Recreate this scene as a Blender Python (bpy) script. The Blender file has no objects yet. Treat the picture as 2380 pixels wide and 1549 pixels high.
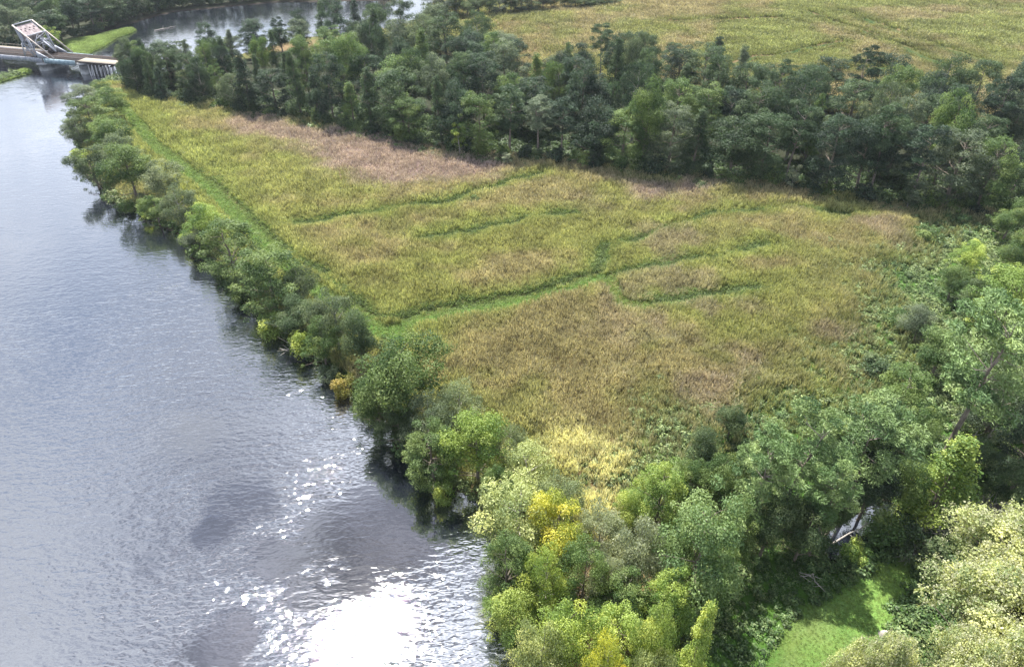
import bpy, math, random
import numpy as np
from mathutils import Vector, Euler, Matrix

# ------------------------------------------------------------------ camera, sky, sun, exposure
H = 85.0
PITCH = math.radians(36.0)
F = 1638.0                                   # focal length in survey pixels (picture 2380 x 1549)
scene = bpy.context.scene
COL = scene.collection
cam_d = bpy.data.cameras.new('camera')
cam_d.sensor_width = 36.0
cam_d.lens = F / 2380.0 * 36.0
cam_d.clip_start = 1.0
cam_d.clip_end = 6000.0
cam = bpy.data.objects.new('camera', cam_d)
cam.location = (0, 0, H)
cam.rotation_euler = (math.radians(90) - PITCH, 0, 0)
COL.objects.link(cam)
scene.camera = cam

SUN = Vector((-0.2015, 0.522, 0.983)).normalized()
SUN_EL = math.asin(SUN.z)
SUN_ROT = math.atan2(SUN.x, SUN.y)
scene.view_settings.view_transform = 'Standard'
scene.view_settings.look = 'None'
scene.view_settings.gamma = 1.0
scene.view_settings.use_curve_mapping = False
scene.view_settings.exposure = 1.50
scene.cycles.max_bounces = 6
scene.cycles.diffuse_bounces = 2
scene.cycles.glossy_bounces = 2
scene.cycles.transmission_bounces = 4
scene.cycles.transparent_max_bounces = 4
scene.cycles.sample_clamp_indirect = 6.0
scene.cycles.caustics_reflective = False
scene.cycles.use_denoising = True


class N:
    """tiny node-tree writer"""
    def __init__(self, tree):
        self.t = tree
        tree.nodes.clear()

    def n(self, typ, ins=None, **props):
        nd = self.t.nodes.new(typ)
        for k, v in props.items():
            setattr(nd, k, v)
        for k, v in (ins or {}).items():
            s = nd.inputs[k]
            if isinstance(v, bpy.types.NodeSocket):
                self.t.links.new(v, s)
            else:
                s.default_value = v
        return nd

    def math(self, op, a, b=0.0, c=None, clamp=False):
        ins = {0: a, 1: b}
        if c is not None:
            ins[2] = c
        return self.n('ShaderNodeMath', ins, operation=op, use_clamp=clamp).outputs[0]

    def mix(self, f, a, b, blend='MIX'):
        nd = self.n('ShaderNodeMix', {0: f, 6: a, 7: b}, data_type='RGBA', blend_type=blend)
        return nd.outputs[2]

    def smooth(self, v, lo, hi, a=0.0, b=1.0):
        nd = self.n('ShaderNodeMapRange', {0: v, 1: lo, 2: hi, 3: a, 4: b}, interpolation_type='SMOOTHSTEP')
        return nd.outputs[0]

    def noise(self, vec, scale, detail=3.0, rough=0.5, dist=0.0):
        return self.n('ShaderNodeTexNoise', {'Vector': vec, 'Scale': scale, 'Detail': detail, 'Roughness': rough, 'Distortion': dist}).outputs[0]


world = bpy.data.worlds.new('World')
scene.world = world
world.use_nodes = True
w = N(world.node_tree)
sky = w.n('ShaderNodeTexSky', sky_type='NISHITA', sun_disc=False)
sky.sun_elevation = SUN_EL
sky.sun_rotation = SUN_ROT
sky.air_density = 1.0
sky.dust_density = 0.6
bg_sky = w.n('ShaderNodeBackground', {'Color': sky.outputs[0], 'Strength': 0.07})
# broken white cloud deck, laid out on the plane of cloud height (direction / height)
tc = w.n('ShaderNodeTexCoord')
sep = w.n('ShaderNodeSeparateXYZ', {0: tc.outputs['Generated']})
zc = w.math('MAXIMUM', sep.outputs[2], 0.04)
cx = w.math('DIVIDE', sep.outputs[0], zc)
cy = w.math('DIVIDE', sep.outputs[1], zc)
cvec = w.n('ShaderNodeCombineXYZ', {0: cx, 1: cy, 2: 0.0}).outputs[0]
n1 = w.noise(cvec, 1.1, 6.0, 0.55, 0.6)
n2 = w.noise(cvec, 3.2, 5.0, 0.6, 0.3)
n3 = w.noise(w.n('ShaderNodeMapping', {'Vector': cvec, 'Rotation': (0, 0, 0.5), 'Scale': (1.0, 2.2, 1.0)}).outputs[0], 9.0, 5.0, 0.7, 0.4)
cover = w.math('ADD', n1, w.math('MULTIPLY', n2, 0.35))
cover = w.math('ADD', cover, w.math('MULTIPLY', w.math('SUBTRACT', n3, 0.5), 0.45))
cover = w.smooth(cover, 0.42, 0.80)


def gap(px, py, r, squash=1.0, amount=1.0):
    """unseen dark cloud added round one direction to darken its reflection in water"""
    dx = w.math('SUBTRACT', cx, px)
    dy = w.math('MULTIPLY', w.math('SUBTRACT', cy, py), squash)
    d = w.math('SQRT', w.math('ADD', w.math('MULTIPLY', dx, dx), w.math('MULTIPLY', dy, dy)))
    d = w.math('ADD', d, w.math('MULTIPLY', w.math('SUBTRACT', n2, 0.5), r * 1.1))
    return w.smooth(d, r * 0.45, r * 1.45, 1.0 - amount, 1.0)


dark_clouds = []
for g in ((-0.22, 0.765, 0.19, 1.0, 0.96), (-0.49, 0.82, 0.14, 1.2, 0.93), (-0.43, 0.575, 0.10, 1.1, 0.95),
          (-0.62, 1.02, 0.14, 1.5, 0.35), (-0.85, 1.45, 0.25, 1.2, 0.3), (-0.36, 0.69, 0.055, 1.3, 0.6), (-0.56, 0.70, 0.07, 1.5, 0.4)):
    dark_clouds.append(gap(*g))
# bright cloud edge seen close to the sun
dot = w.n('ShaderNodeVectorMath', {0: tc.outputs['Generated'], 1: tuple(SUN)}, operation='DOT_PRODUCT').outputs['Value']
aur = w.math('POWER', w.math('MAXIMUM', dot, 0.0), 240.0)
aur3 = w.math('POWER', w.math('MAXIMUM', dot, 0.0), 45.0)
aur2 = w.math('POWER', w.math('MAXIMUM', dot, 0.0), 6.0)
cs = w.math('ADD', 0.56, w.math('ADD', w.math('MULTIPLY', w.math('ADD', aur, aur3), 0.8), w.math('MULTIPLY', aur2, 0.06)))
cs = w.math('MULTIPLY', cs, w.math('ADD', 0.30, w.math('ADD', w.math('MULTIPLY', n2, 0.50), w.math('MULTIPLY', n3, 0.95))))


def puff(px, py, r, k):
    """a thicker sunlit cloud round one direction"""
    dx = w.math('SUBTRACT', cx, px)
    dy = w.math('SUBTRACT', cy, py)
    d = w.math('SQRT', w.math('ADD', w.math('MULTIPLY', dx, dx), w.math('MULTIPLY', dy, dy)))
    d = w.math('ADD', d, w.math('MULTIPLY', w.math('SUBTRACT', n2, 0.5), r * 1.3))
    return w.smooth(d, -r * 0.3, r * 1.4, 1.0 + k, 1.0)


for g in ((-0.265, 0.99, 0.18, 0.9), (-0.04, 0.68, 0.13, 0.6), (-0.86, 1.05, 0.2, 0.35), (-1.9, 2.9, 1.2, 0.3), (-1.1, 3.4, 1.4, 0.7), (-1.3, 2.0, 0.7, 0.2), (-0.36, 0.82, 0.16, 0.35)):
    cs = w.math('MULTIPLY', cs, puff(*g))
for g in dark_clouds:
    cs = w.math('MULTIPLY', cs, g)
bg_cl = w.n('ShaderNodeBackground', {'Color': (0.84, 0.89, 1.0, 1), 'Strength': cs})
cmix = w.n('ShaderNodeMixShader', {0: cover, 1: bg_sky.outputs[0], 2: bg_cl.outputs[0]})
w.n('ShaderNodeOutputWorld', {0: cmix.outputs[0]})

sun_d = bpy.data.lights.new('sun', 'SUN')
sun_d.energy = 5.0
sun_d.angle = math.radians(0.6)
sun_d.color = (1.0, 0.95, 0.86)
sun = bpy.data.objects.new('sun', sun_d)
sun.rotation_mode = 'QUATERNION'
sun.rotation_quaternion = SUN.to_track_quat('Z', 'Y')
sun.location = (0, 0, 200)
COL.objects.link(sun)

# ------------------------------------------------------------------ helpers
CP, SP = math.cos(PITCH), math.sin(PITCH)


def G(x, y, z=0.0):
    """surveyed point: bearing (x, y) of the flight survey brought down to height z"""
    a = (x - 1190.0) / F
    b = (774.5 - y) / F
    dx, dy, dz = a, CP + b * SP, -SP + b * CP
    t = (z - H) / dz
    return (dx * t, dy * t)


def GP(pts, z=0.5):
    return np.array([G(px, py, z) for px, py in pts])


def height_at(x, y, yt, z=0.5):
    """height of something whose foot is at survey (x, y) and whose head shows at row yt"""
    gx, gy = G(x, y, z)
    b = (774.5 - yt) / F
    return (H - z) + gy * (-SP + b * CP) / (CP + b * SP)


def inside(P, poly):
    x, y = P[:, 0], P[:, 1]
    r = np.zeros(len(P), bool)
    n = len(poly)
    for i in range(n):
        x1, y1 = poly[i]
        x2, y2 = poly[(i + 1) % n]
        if y1 == y2:
            continue
        c = (y1 > y) != (y2 > y)
        r ^= c & (x < (x2 - x1) * (y - y1) / (y2 - y1) + x1)
    return r


def dist_line(P, line, closed=False):
    d = np.full(len(P), 1e9)
    L = list(line) + ([line[0]] if closed else [])
    for a, b in zip(L[:-1], L[1:]):
        a = np.array(a, float)
        b = np.array(b, float)
        ab = b - a
        t = np.clip(((P - a) @ ab) / max(ab @ ab, 1e-9), 0, 1)
        q = P - (a + t[:, None] * ab)
        d = np.minimum(d, np.hypot(q[:, 0], q[:, 1]))
    return d


def wob(P, s=8.0, a=2.2):
    return P + (np.column_stack([fbm(P, s, 201, 3), fbm(P, s, 211, 3)]) - 0.5) * 2 * a


def sdf(P, poly):
    """positive inside"""
    d = dist_line(P, poly, True)
    return np.where(inside(P, poly), d, -d)


def vnoise(P, scale, seed=0):
    Q = P / scale + seed * 17.31
    i = np.floor(Q).astype(np.int64)
    f = Q - i
    f = f * f * (3 - 2 * f)

    def h(a, b):
        k = (a * 374761393 + b * 668265263 + seed * 1442695) & 0xffffffff
        k = ((k ^ (k >> 13)) * 1274126177) & 0xffffffff
        k = k ^ (k >> 16)
        return (k & 0xffff) / 65535.0
    a = h(i[:, 0], i[:, 1]); b = h(i[:, 0] + 1, i[:, 1])
    c = h(i[:, 0], i[:, 1] + 1); d = h(i[:, 0] + 1, i[:, 1] + 1)
    return (a * (1 - f[:, 0]) + b * f[:, 0]) * (1 - f[:, 1]) + (c * (1 - f[:, 0]) + d * f[:, 0]) * f[:, 1]


def fbm(P, scale, seed=0, octv=4):
    s, a, t = 0.0, 1.0, 0.0
    for k in range(octv):
        s = s + a * vnoise(P, scale / 2 ** k, seed + k)
        t += a
        a *= 0.55
    return s / t


def sstep(a, b, x):
    t = np.clip((x - a) / (b - a), 0, 1)
    return t * t * (3 - 2 * t)


def tag(o, label=None, cat=None, group=None, kind=None):
    if label: o['label'] = label
    if cat: o['category'] = cat
    if group: o['group'] = group
    if kind: o['kind'] = kind
    return o


def mesh_np(name, V, Q, mat=None, attrs=None, smooth=False):
    """quad mesh from arrays; attrs = {name: per-face floats}"""
    V = np.asarray(V, np.float32)
    Q = np.asarray(Q, np.int32)
    me = bpy.data.meshes.new(name)
    me.vertices.add(len(V))
    me.vertices.foreach_set('co', V.ravel())
    me.loops.add(Q.size)
    me.loops.foreach_set('vertex_index', Q.ravel())
    me.polygons.add(len(Q))
    me.polygons.foreach_set('loop_start', np.arange(0, Q.size, Q.shape[1], dtype=np.int32))
    if smooth:
        me.polygons.foreach_set('use_smooth', np.ones(len(Q), bool))
    me.update(calc_edges=True)
    for k, a in (attrs or {}).items():
        at = me.attributes.new(k, 'FLOAT', 'FACE')
        at.data.foreach_set('value', np.asarray(a, np.float32))
    if mat:
        me.materials.append(mat)
    return me


def link(name, data, parent=None, loc=(0, 0, 0), rot=(0, 0, 0), scale=(1, 1, 1)):
    o = bpy.data.objects.new(name, data)
    o.location = loc
    o.rotation_euler = rot
    o.scale = scale
    COL.objects.link(o)
    if parent:
        o.parent = parent
    return o


def tube(pts, rad, ns=6, cap=True):
    pts = np.asarray(pts, float)
    V, Q = [], []
    n = len(pts)
    for i in range(n):
        d = pts[min(i + 1, n - 1)] - pts[max(i - 1, 0)]
        d /= max(np.linalg.norm(d), 1e-9)
        u = np.cross(d, (0.31, 0.9, 0.2)); u /= np.linalg.norm(u)
        v = np.cross(d, u)
        for k in range(ns):
            a = 2 * math.pi * k / ns
            V.append(pts[i] + rad[i] * (math.cos(a) * u + math.sin(a) * v))
    for i in range(n - 1):
        for k in range(ns):
            k2 = (k + 1) % ns
            Q.append((i * ns + k, i * ns + k2, (i + 1) * ns + k2, (i + 1) * ns + k))
    return np.array(V), np.array(Q)


def merge(parts):
    V, Q, o = [], [], 0
    for v, q in parts:
        V.append(v); Q.append(np.asarray(q) + o); o += len(v)
    return np.concatenate(V), np.concatenate(Q)


BOXQ = np.array([(0, 1, 3, 2), (4, 6, 7, 5), (0, 4, 5, 1), (2, 3, 7, 6), (0, 2, 6, 4), (1, 5, 7, 3)])


def box(x0, x1, y0, y1, z0, z1):
    return np.array([(x, y, z) for x in (x0, x1) for y in (y0, y1) for z in (z0, z1)], float), BOXQ


def beam(a, b, wd, hd, up=(0, 0, 1)):
    a = np.array(a, float); b = np.array(b, float)
    d = b - a; d /= np.linalg.norm(d)
    s = np.cross(d, up)
    if np.linalg.norm(s) < 1e-3:
        s = np.cross(d, (0, 1, 0))
    s /= np.linalg.norm(s)
    t = np.cross(s, d)
    V = []
    for p in (a, b):
        for i in (-1, 1):
            for j in (-1, 1):
                V.append(p + s * i * wd / 2 + t * j * hd / 2)
    return np.array(V), BOXQ


ORD = ('first second third fourth fifth sixth seventh eighth ninth tenth eleventh twelfth thirteenth fourteenth fifteenth sixteenth '
       'seventeenth eighteenth nineteenth twentieth').split()
TENS = ['', '', 'twenty', 'thirty', 'forty', 'fifty', 'sixty']


def ordinal(i):
    if i <= 20:
        return ORD[i - 1]
    t, r = divmod(i, 10)
    if r == 0:
        return TENS[t][:-1] + 'ieth'
    return TENS[t] + '-' + ORD[r - 1]


# ------------------------------------------------------------------ materials
def new_mat(name):
    m = bpy.data.materials.new(name)
    m.use_nodes = True
    return m, N(m.node_tree)


def leaf_material(name, use_instancer=False, rough=0.55, trans=0.42, spec=0.25, vary=0.5):
    m, t = new_mat(name)
    if use_instancer:
        ta = t.n('ShaderNodeAttribute', attribute_type='INSTANCER', attribute_name='ta').outputs['Color']
        tb = t.n('ShaderNodeAttribute', attribute_type='INSTANCER', attribute_name='tb').outputs['Color']
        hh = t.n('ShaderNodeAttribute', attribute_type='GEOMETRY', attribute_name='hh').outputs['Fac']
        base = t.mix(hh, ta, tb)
    else:
        base = t.n('ShaderNodeObjectInfo').outputs['Color']
    v = t.n('ShaderNodeAttribute', attribute_type='GEOMETRY', attribute_name='v').outputs['Fac']
    c = t.n('ShaderNodeAttribute', attribute_type='GEOMETRY', attribute_name='c').outputs['Fac']
    k = t.math('ADD', 1.0 - vary * 0.5, t.math('MULTIPLY', v, vary))
    hs = t.n('ShaderNodeHueSaturation', {'Hue': t.math('ADD', 0.53, t.math('MULTIPLY', c, -0.06)),
                                         'Saturation': t.math('SUBTRACT', 1.06, t.math('MULTIPLY', v, 0.25)),
                                         'Value': t.math('MULTIPLY', k, t.math('ADD', 0.58, t.math('MULTIPLY', c, 0.9))), 'Color': base})
    colr = hs.outputs[0]
    p = t.n('ShaderNodeBsdfPrincipled', {'Base Color': colr, 'Roughness': rough, 'Specular IOR Level': spec})
    tr = t.n('ShaderNodeBsdfTranslucent', {'Color': t.mix(0.5, colr, t.mix(1.0, colr, (1.55, 1.5, 0.65, 1), 'MULTIPLY'))})
    ms = t.n('ShaderNodeMixShader', {0: trans, 1: p.outputs[0], 2: tr.outputs[0]})
    t.n('ShaderNodeOutputMaterial', {0: ms.outputs[0]})
    return m


M_LEAF = leaf_material('leaf', vary=0.75)
M_PINE = leaf_material('pine_needles', trans=0.2, vary=0.4)
M_REED = leaf_material('reed_blades', True, rough=0.6, trans=0.35, vary=0.35)
M_VINE = leaf_material('ground_leaves', True, rough=0.5, trans=0.3, vary=0.5)


def plain(name, c1, c2, scale=4.0, rough=0.8, bump=0.0, stretch=(1, 1, 1), spec=0.3, detail=5):
    m, t = new_mat(name)
    tcn = t.n('ShaderNodeTexCoord').outputs['Object']
    mp = t.n('ShaderNodeMapping', {'Vector': tcn, 'Scale': stretch}).outputs[0]
    f = t.smooth(t.noise(mp, scale, detail, 0.6), 0.3, 0.7)
    col = t.mix(f, (*c1, 1), (*c2, 1))
    ins = {'Base Color': col, 'Roughness': rough, 'Specular IOR Level': spec}
    if bump:
        b = t.n('ShaderNodeBump', {'Height': t.noise(mp, scale * 2.5, 4), 'Strength': bump, 'Distance': 0.1})
        ins['Normal'] = b.outputs[0]
    p = t.n('ShaderNodeBsdfPrincipled', ins)
    t.n('ShaderNodeOutputMaterial', {0: p.outputs[0]})
    return m


M_BARK = plain('bark', (0.10, 0.08, 0.065), (0.22, 0.19, 0.16), 3.0, 0.9, 0.5, (1, 1, 0.25))
M_PALEBARK = plain('pale_bark', (0.20, 0.18, 0.165), (0.38, 0.36, 0.33), 2.0, 0.85, 0.3, (1, 1, 0.3))
M_PINEBARK = plain('pine_bark', (0.14, 0.11, 0.10), (0.30, 0.25, 0.23), 3.0, 0.9, 0.5, (1, 1, 0.3))
M_MOSS = leaf_material('hanging_moss', trans=0.5, vary=0.4)
M_SUNHEADS = leaf_material('sunlit_cream_seed_heads', trans=0.4, vary=0.4)
M_STEEL = plain('weathered_painted_steel', (0.20, 0.23, 0.30), (0.44, 0.45, 0.49), 1.2, 0.6, 0.1)
M_GIRDER = plain('pale_blue_girder_paint', (0.17, 0.26, 0.32), (0.36, 0.46, 0.52), 0.8, 0.55, 0.1)
M_RUST = plain('pinkish_rusted_steel', (0.33, 0.29, 0.27), (0.52, 0.47, 0.43), 1.5, 0.7, 0.1)
M_CWT = plain('stained_concrete', (0.17, 0.14, 0.15), (0.34, 0.29, 0.30), 0.9, 0.9, 0.4)
M_CONC = plain('pier_concrete', (0.16, 0.17, 0.19), (0.36, 0.37, 0.38), 0.6, 0.9, 0.4)
M_TIE = plain('dark_sleepers', (0.036, 0.032, 0.036), (0.085, 0.072, 0.070), 2.0, 0.9, 0.4)
M_BOARD = plain('weathered_deck_boards', (0.20, 0.18, 0.15), (0.34, 0.30, 0.25), 1.0, 0.85, 0.2, (0.25, 3, 1))
M_RAIL = plain('rusty_rail', (0.10, 0.07, 0.06), (0.20, 0.15, 0.13), 3.0, 0.5)
M_PILE = plain('bleached_piles', (0.30, 0.30, 0.33), (0.68, 0.68, 0.72), 0.7, 0.85, 0.4, (1, 1, 0.3))
M_DARK = plain('dark_mud_bank', (0.030, 0.024, 0.020), (0.07, 0.055, 0.04), 1.0, 0.8, 0.5)

# water ------------------------------------------------------------
m_water, t = new_mat('river_water')
geo = t.n('ShaderNodeNewGeometry')
pos = geo.outputs['Position']
sp = t.n('ShaderNodeSeparateXYZ', {0: pos})
rotm = t.n('ShaderNodeMapping', {'Vector': pos, 'Rotation': (0, 0, math.radians(-28)), 'Scale': (0.55, 1.3, 1.0)}).outputs[0]
wv1 = t.math('ADD', t.noise(rotm, 1.25, 1.0, 0.5, 0.4), t.math('MULTIPLY', t.noise(rotm, 0.42, 1.0, 0.5, 0.3), 1.3))
wv2 = t.noise(rotm, 3.4, 0.5, 0.5, 0.3)
patch = t.noise(t.n('ShaderNodeMapping', {'Vector': pos, 'Rotation': (0, 0, 0.6), 'Scale': (0.030, 0.052, 1)}).outputs[0], 1.0, 4.0, 0.6, 0.8)
calm = t.smooth(patch, 0.25, 0.72)


def wcalm(px, py, r, amt, sq=1.0):
    """sheltered or slack water round a place, less ruffled"""
    gx, gy = G(px, py)
    dx = t.math('SUBTRACT', sp.outputs[0], gx)
    dy = t.math('MULTIPLY', t.math('SUBTRACT', sp.outputs[1], gy), sq)
    d = t.math('SQRT', t.math('ADD', t.math('MULTIPLY', dx, dx), t.math('MULTIPLY', dy, dy)))
    d = t.math('ADD', d, t.math('MULTIPLY', t.math('SUBTRACT', wnoise, 0.5), r * 1.6))
    return t.smooth(d, r * 0.6, r * 1.15, 1.0 - amt, 1.0)


wnoise = t.noise(pos, 0.16, 4.0, 0.65, 0.5)
amp = t.math('ADD', 0.40, t.math('MULTIPLY', calm, 0.65))
for a in ((560, 1330, 24.0, -0.55), (875, 1215, 12.0, 0.86), (640, 1300, 4.5, 0.86), (560, 1165, 6.5, 0.8), (1075, 1150, 9.0, 0.75), (505, 1500, 5.5, 0.85), (490, 1240, 3.5, 0.82),
          (345, 1310, 2.6, 0.6), (1990, 1235, 12.0, 0.95), (710, 1385, 3.5, 0.7), (430, 1010, 7.0, 0.5), (150, 330, 80.0, 0.70), (250, 580, 34.0, 0.5), (420, 60, 60.0, 0.5)):
    amp = t.math('MULTIPLY', amp, wcalm(*a))
b1 = t.n('ShaderNodeBump', {'Height': wv1, 'Strength': t.math('MULTIPLY', amp, 0.55), 'Distance': 0.165})
b2 = t.n('ShaderNodeBump', {'Height': wv2, 'Strength': t.math('MULTIPLY', amp, 0.55), 'Distance': 0.036, 'Normal': b1.outputs[0]})
wb = t.n('ShaderNodeBsdfDiffuse', {'Color': (0.008, 0.010, 0.016, 1)})
wg = t.n('ShaderNodeBsdfGlossy', {'Color': (1, 1, 1, 1), 'Roughness': 0.035, 'Normal': b2.outputs[0]})
fr = t.n('ShaderNodeFresnel', {'IOR': 2.3, 'Normal': b2.outputs[0]})
wm = t.n('ShaderNodeMixShader', {0: t.math('ADD', fr.outputs[0], 0.15), 1: wb.outputs[0], 2: wg.outputs[0]})
t.n('ShaderNodeOutputMaterial', {0: wm.outputs[0]})

# ground -----------------------------------------------------------
m_ground, t = new_mat('marsh_ground')
ca = t.n('ShaderNodeAttribute', attribute_type='GEOMETRY', attribute_name='col').outputs['Color']
pos = t.n('ShaderNodeNewGeometry').outputs['Position']
f1 = t.noise(pos, 0.8, 6, 0.65)
f2 = t.noise(pos, 5.0, 4, 0.6)
k = t.math('ADD', 0.55, t.math('ADD', t.math('MULTIPLY', f1, 0.5), t.math('MULTIPLY', f2, 0.4)))
hs = t.n('ShaderNodeHueSaturation', {'Hue': t.math('ADD', 0.47, t.math('MULTIPLY', f1, 0.06)), 'Value': k, 'Color': ca})
bmp = t.n('ShaderNodeBump', {'Height': t.math('ADD', f1, f2), 'Strength': 0.6, 'Distance': 0.3})
p = t.n('ShaderNodeBsdfPrincipled', {'Base Color': hs.outputs[0], 'Roughness': 0.9, 'Specular IOR Level': 0.15, 'Normal': bmp.outputs[0]})
t.n('ShaderNodeOutputMaterial', {0: p.outputs[0]})

# ------------------------------------------------------------------ map of the place
SHORE = [(1215, 1549), (1195, 1500), (1160, 1470), (1150, 1420), (1140, 1370), (1150, 1300), (1160, 1250), (1135, 1195), (1080, 1160), (1020, 1140),
         (975, 1090), (925, 1045), (890, 990), (840, 970), (845, 940), (815, 915), (775, 880), (745, 850), (700, 825), (650, 795), (620, 765),
         (570, 720), (540, 690), (505, 645), (450, 600), (425, 550), (385, 530), (320, 500), (285, 485), (255, 462), (230, 440), (205, 420),
         (188, 370), (178, 330), (172, 290), (182, 240), (205, 212), (240, 192), (268, 178), (300, 178), (370, 172), (450, 156), (560, 126), (700, 90),
         (820, 78), (900, 70), (945, 58), (985, 44), (1002, 20), (1012, -20)]
FARBANK = [(945, -30), (915, 0), (640, 6), (400, 28), (290, 58), (230, 80), (150, 102), (100, 113), (30, 120), (-60, 128)]
RIVER = [(16, -60), (12, 10)] + [G(*p) for p in SHORE] + [(-30, 640), (60, 900)] + [(10, 930), (-100, 640)] + [G(*p) for p in FARBANK] \
    + [(-330, 290), (-280, 200), (-210, 120), (-180, 40), (-170, -60), (-160, -200), (20, -200)]
RIVER = np.array(RIVER)
POND = np.array([G(*p) for p in [(1905, 1300), (1925, 1245), (1985, 1215), (2050, 1172), (2080, 1178), (2030, 1225), (2005, 1262), (1965, 1300)]])
ISLET = np.array([G((x / 7.746 + 150) * .955, (y / 7.746 + 20) * .955) for x, y in
                  [(180, 800), (250, 880), (480, 880), (740, 760), (900, 660), (1050, 560), (1260, 500), (1390, 420), (1310, 375), (1000, 435), (640, 535), (300, 590), (60, 640), (40, 720)]])
ISLET2 = np.array([G((x / 8.605 + 20) * .955, (y / 8.605 + 20) * .955) for x, y in
                   [(-300, 1600), (-200, 1420), (80, 1370), (300, 1290), (420, 1280), (480, 1330), (420, 1390), (200, 1440), (60, 1490)]])
LEVEE = GP([(280, 245), (320, 290), (360, 340), (430, 395), (500, 450), (560, 515), (625, 580), (690, 640), (750, 690), (830, 740), (880, 775), (940, 790)])
LEVEE2 = GP([(885, 775), (960, 755), (1050, 733), (1200, 704), (1320, 675), (1400, 645)])
SIDE = GP([(1390, 640), (1425, 668), (1445, 700), (1500, 712)])
DITCHES = [GP(d) for d in (
    [(878, 752), (1000, 725), (1180, 693), (1300, 658), (1380, 634), (1392, 600), (1415, 572)],
    [(1400, 645), (1540, 618), (1640, 600), (1780, 572)],
    [(690, 520), (830, 502), (900, 490), (1060, 466), (1130, 446), (1165, 425), (1250, 408)],
    [(975, 557), (1080, 545), (1140, 525), (1230, 508), (1330, 500)],
    [(1450, 560), (1560, 530), (1620, 510), (1700, 492), (1860, 488), (1990, 500)],
    [(1480, 705), (1620, 690), (1760, 668)],
    [(500, 420), (560, 485), (640, 560), (700, 610), (780, 665), (850, 735), (880, 752)],
    [(300, 285), (350, 330), (430, 380), (490, 420)])]
FAR_TRACKS = [GP(d) for d in (
    [(1870, 25), (1950, 55), (2060, 95), (2200, 155)], [(1950, 25), (2080, 70), (2200, 115), (2330, 155)],
    [(1550, 52), (1700, 48), (1850, 42)], [(1700, 150), (1850, 118), (1960, 100)], [(1760, 205), (1900, 160), (2080, 160)])]
PURPLE = GP([(530, 290), (600, 268), (720, 298), (940, 308), (1000, 352), (1240, 362), (1215, 388), (1130, 418), (900, 440), (800, 410), (700, 350), (560, 318)])
PURPLE2 = GP([(1440, 440), (1520, 425), (1620, 440), (1600, 468), (1500, 472)])
LAWN = GP([(2030, 1290), (2120, 1290), (2130, 1330), (2080, 1400), (2070, 1480), (2000, 1520), (1940, 1640), (1760, 1640), (1800, 1500), (1840, 1440), (1900, 1400), (1980, 1350)])
LAWN2 = GP([(2290, 1385), (2500, 1380), (2500, 1430), (2310, 1410)])
FOREST_F = [(300, 205), (330, 222), (380, 236), (480, 248), (560, 264), (700, 280), (800, 303), (900, 318), (960, 338), (1050, 356), (1180, 368), (1300, 380), (1400, 396),
            (1500, 406), (1650, 418), (1800, 434), (1900, 455), (2050, 476), (2200, 492), (2349, 512), (2480, 530)]
FOREST_B = [(322, 192), (380, 188), (450, 176), (560, 146), (650, 124), (750, 108), (850, 98), (950, 110), (1040, 128), (1150, 150), (1250, 180), (1350, 188), (1430, 178), (1600, 195),
            (1750, 225), (1850, 250), (2000, 262), (2150, 285), (2349, 300), (2480, 315)]
FOREST = np.array([G(*p) for p in FOREST_F + FOREST_B[::-1]])
GREENR = GP([(2120, 470), (2200, 470), (2500, 500), (2900, 1300), (2900, 1700), (1560, 1700), (1640, 1290), (1500, 1180), (1480, 1120), (1530, 1040), (1580, 970), (1700, 900), (1850, 820), (1930, 680), (1990, 580)])
SUNPATCH = GP([(1280, 1010), (1400, 1000), (1500, 1060), (1480, 1120), (1470, 1200), (1400, 1210), (1360, 1180), (1330, 1110), (1260, 1060)])


def land_sdf(P):
    """distance inland: positive on land"""
    d = -sdf(P, RIVER)
    d = np.minimum(d, -sdf(P, POND))
    d = np.maximum(d, sdf(P, ISLET) * 1.0)
    d = np.maximum(d, sdf(P, ISLET2) * 1.0)
    return d + (fbm(P, 9.0, 3, 3) - 0.5) * 3.5


def axis(lo, hi, step, lo2, hi2, g=1.12):
    core = list(np.arange(lo, hi + step, step))
    s, x = step, core[-1]
    while x < hi2:
        s *= g
        x += s
        core.append(x)
    s, x = step, core[0]
    while x > lo2:
        s *= g
        x -= s
        core.insert(0, x)
    return np.array(core)


ax = axis(-260, 240, 1.5, -3500, 3500)
ay = axis(15, 470, 1.5, -900, 4500)
XX, YY = np.meshgrid(ax, ay)
P = np.stack([XX.ravel(), YY.ravel()], 1)
LD = land_sdf(P)
PW = wob(P)
ditch = np.min([dist_line(PW, d) for d in DITCHES], 0) + 1.1 * sstep(0.56, 0.68, fbm(P, 14, 221, 3))
fart = np.min([dist_line(wob(P, 14, 3), d) for d in FAR_TRACKS], 0)
lev = np.minimum(dist_line(P, LEVEE), dist_line(P, LEVEE2))
inforest = sdf(P, FOREST)
lawn = np.maximum(sdf(P, LAWN), sdf(P, LAWN2)) + (fbm(P, 5, 8, 3) - 0.5) * 3
Z = -1.6 + 2.0 * sstep(-3.0, 1.2, LD) + 0.25 * fbm(P, 12, 5, 3) * sstep(0, 4, LD)
Z -= 0.55 * np.exp(-(ditch / 0.9) ** 2) * sstep(3, 8, LD)
ZG = Z
c_marsh = np.array((0.10, 0.105, 0.030)); c_tan = np.array((0.17, 0.12, 0.06)); c_mud = np.array((0.030, 0.022, 0.018))
c_forest = np.array((0.022, 0.026, 0.014)); c_green = np.array((0.055, 0.12, 0.02)); c_lawn = np.array((0.12, 0.18, 0.042)); c_purple = np.array((0.17, 0.12, 0.115))
fb = fbm(P, 22, 11, 4)[:, None]


def lerp(a, b, f):
    return a * (1 - f) + b * f


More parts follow.
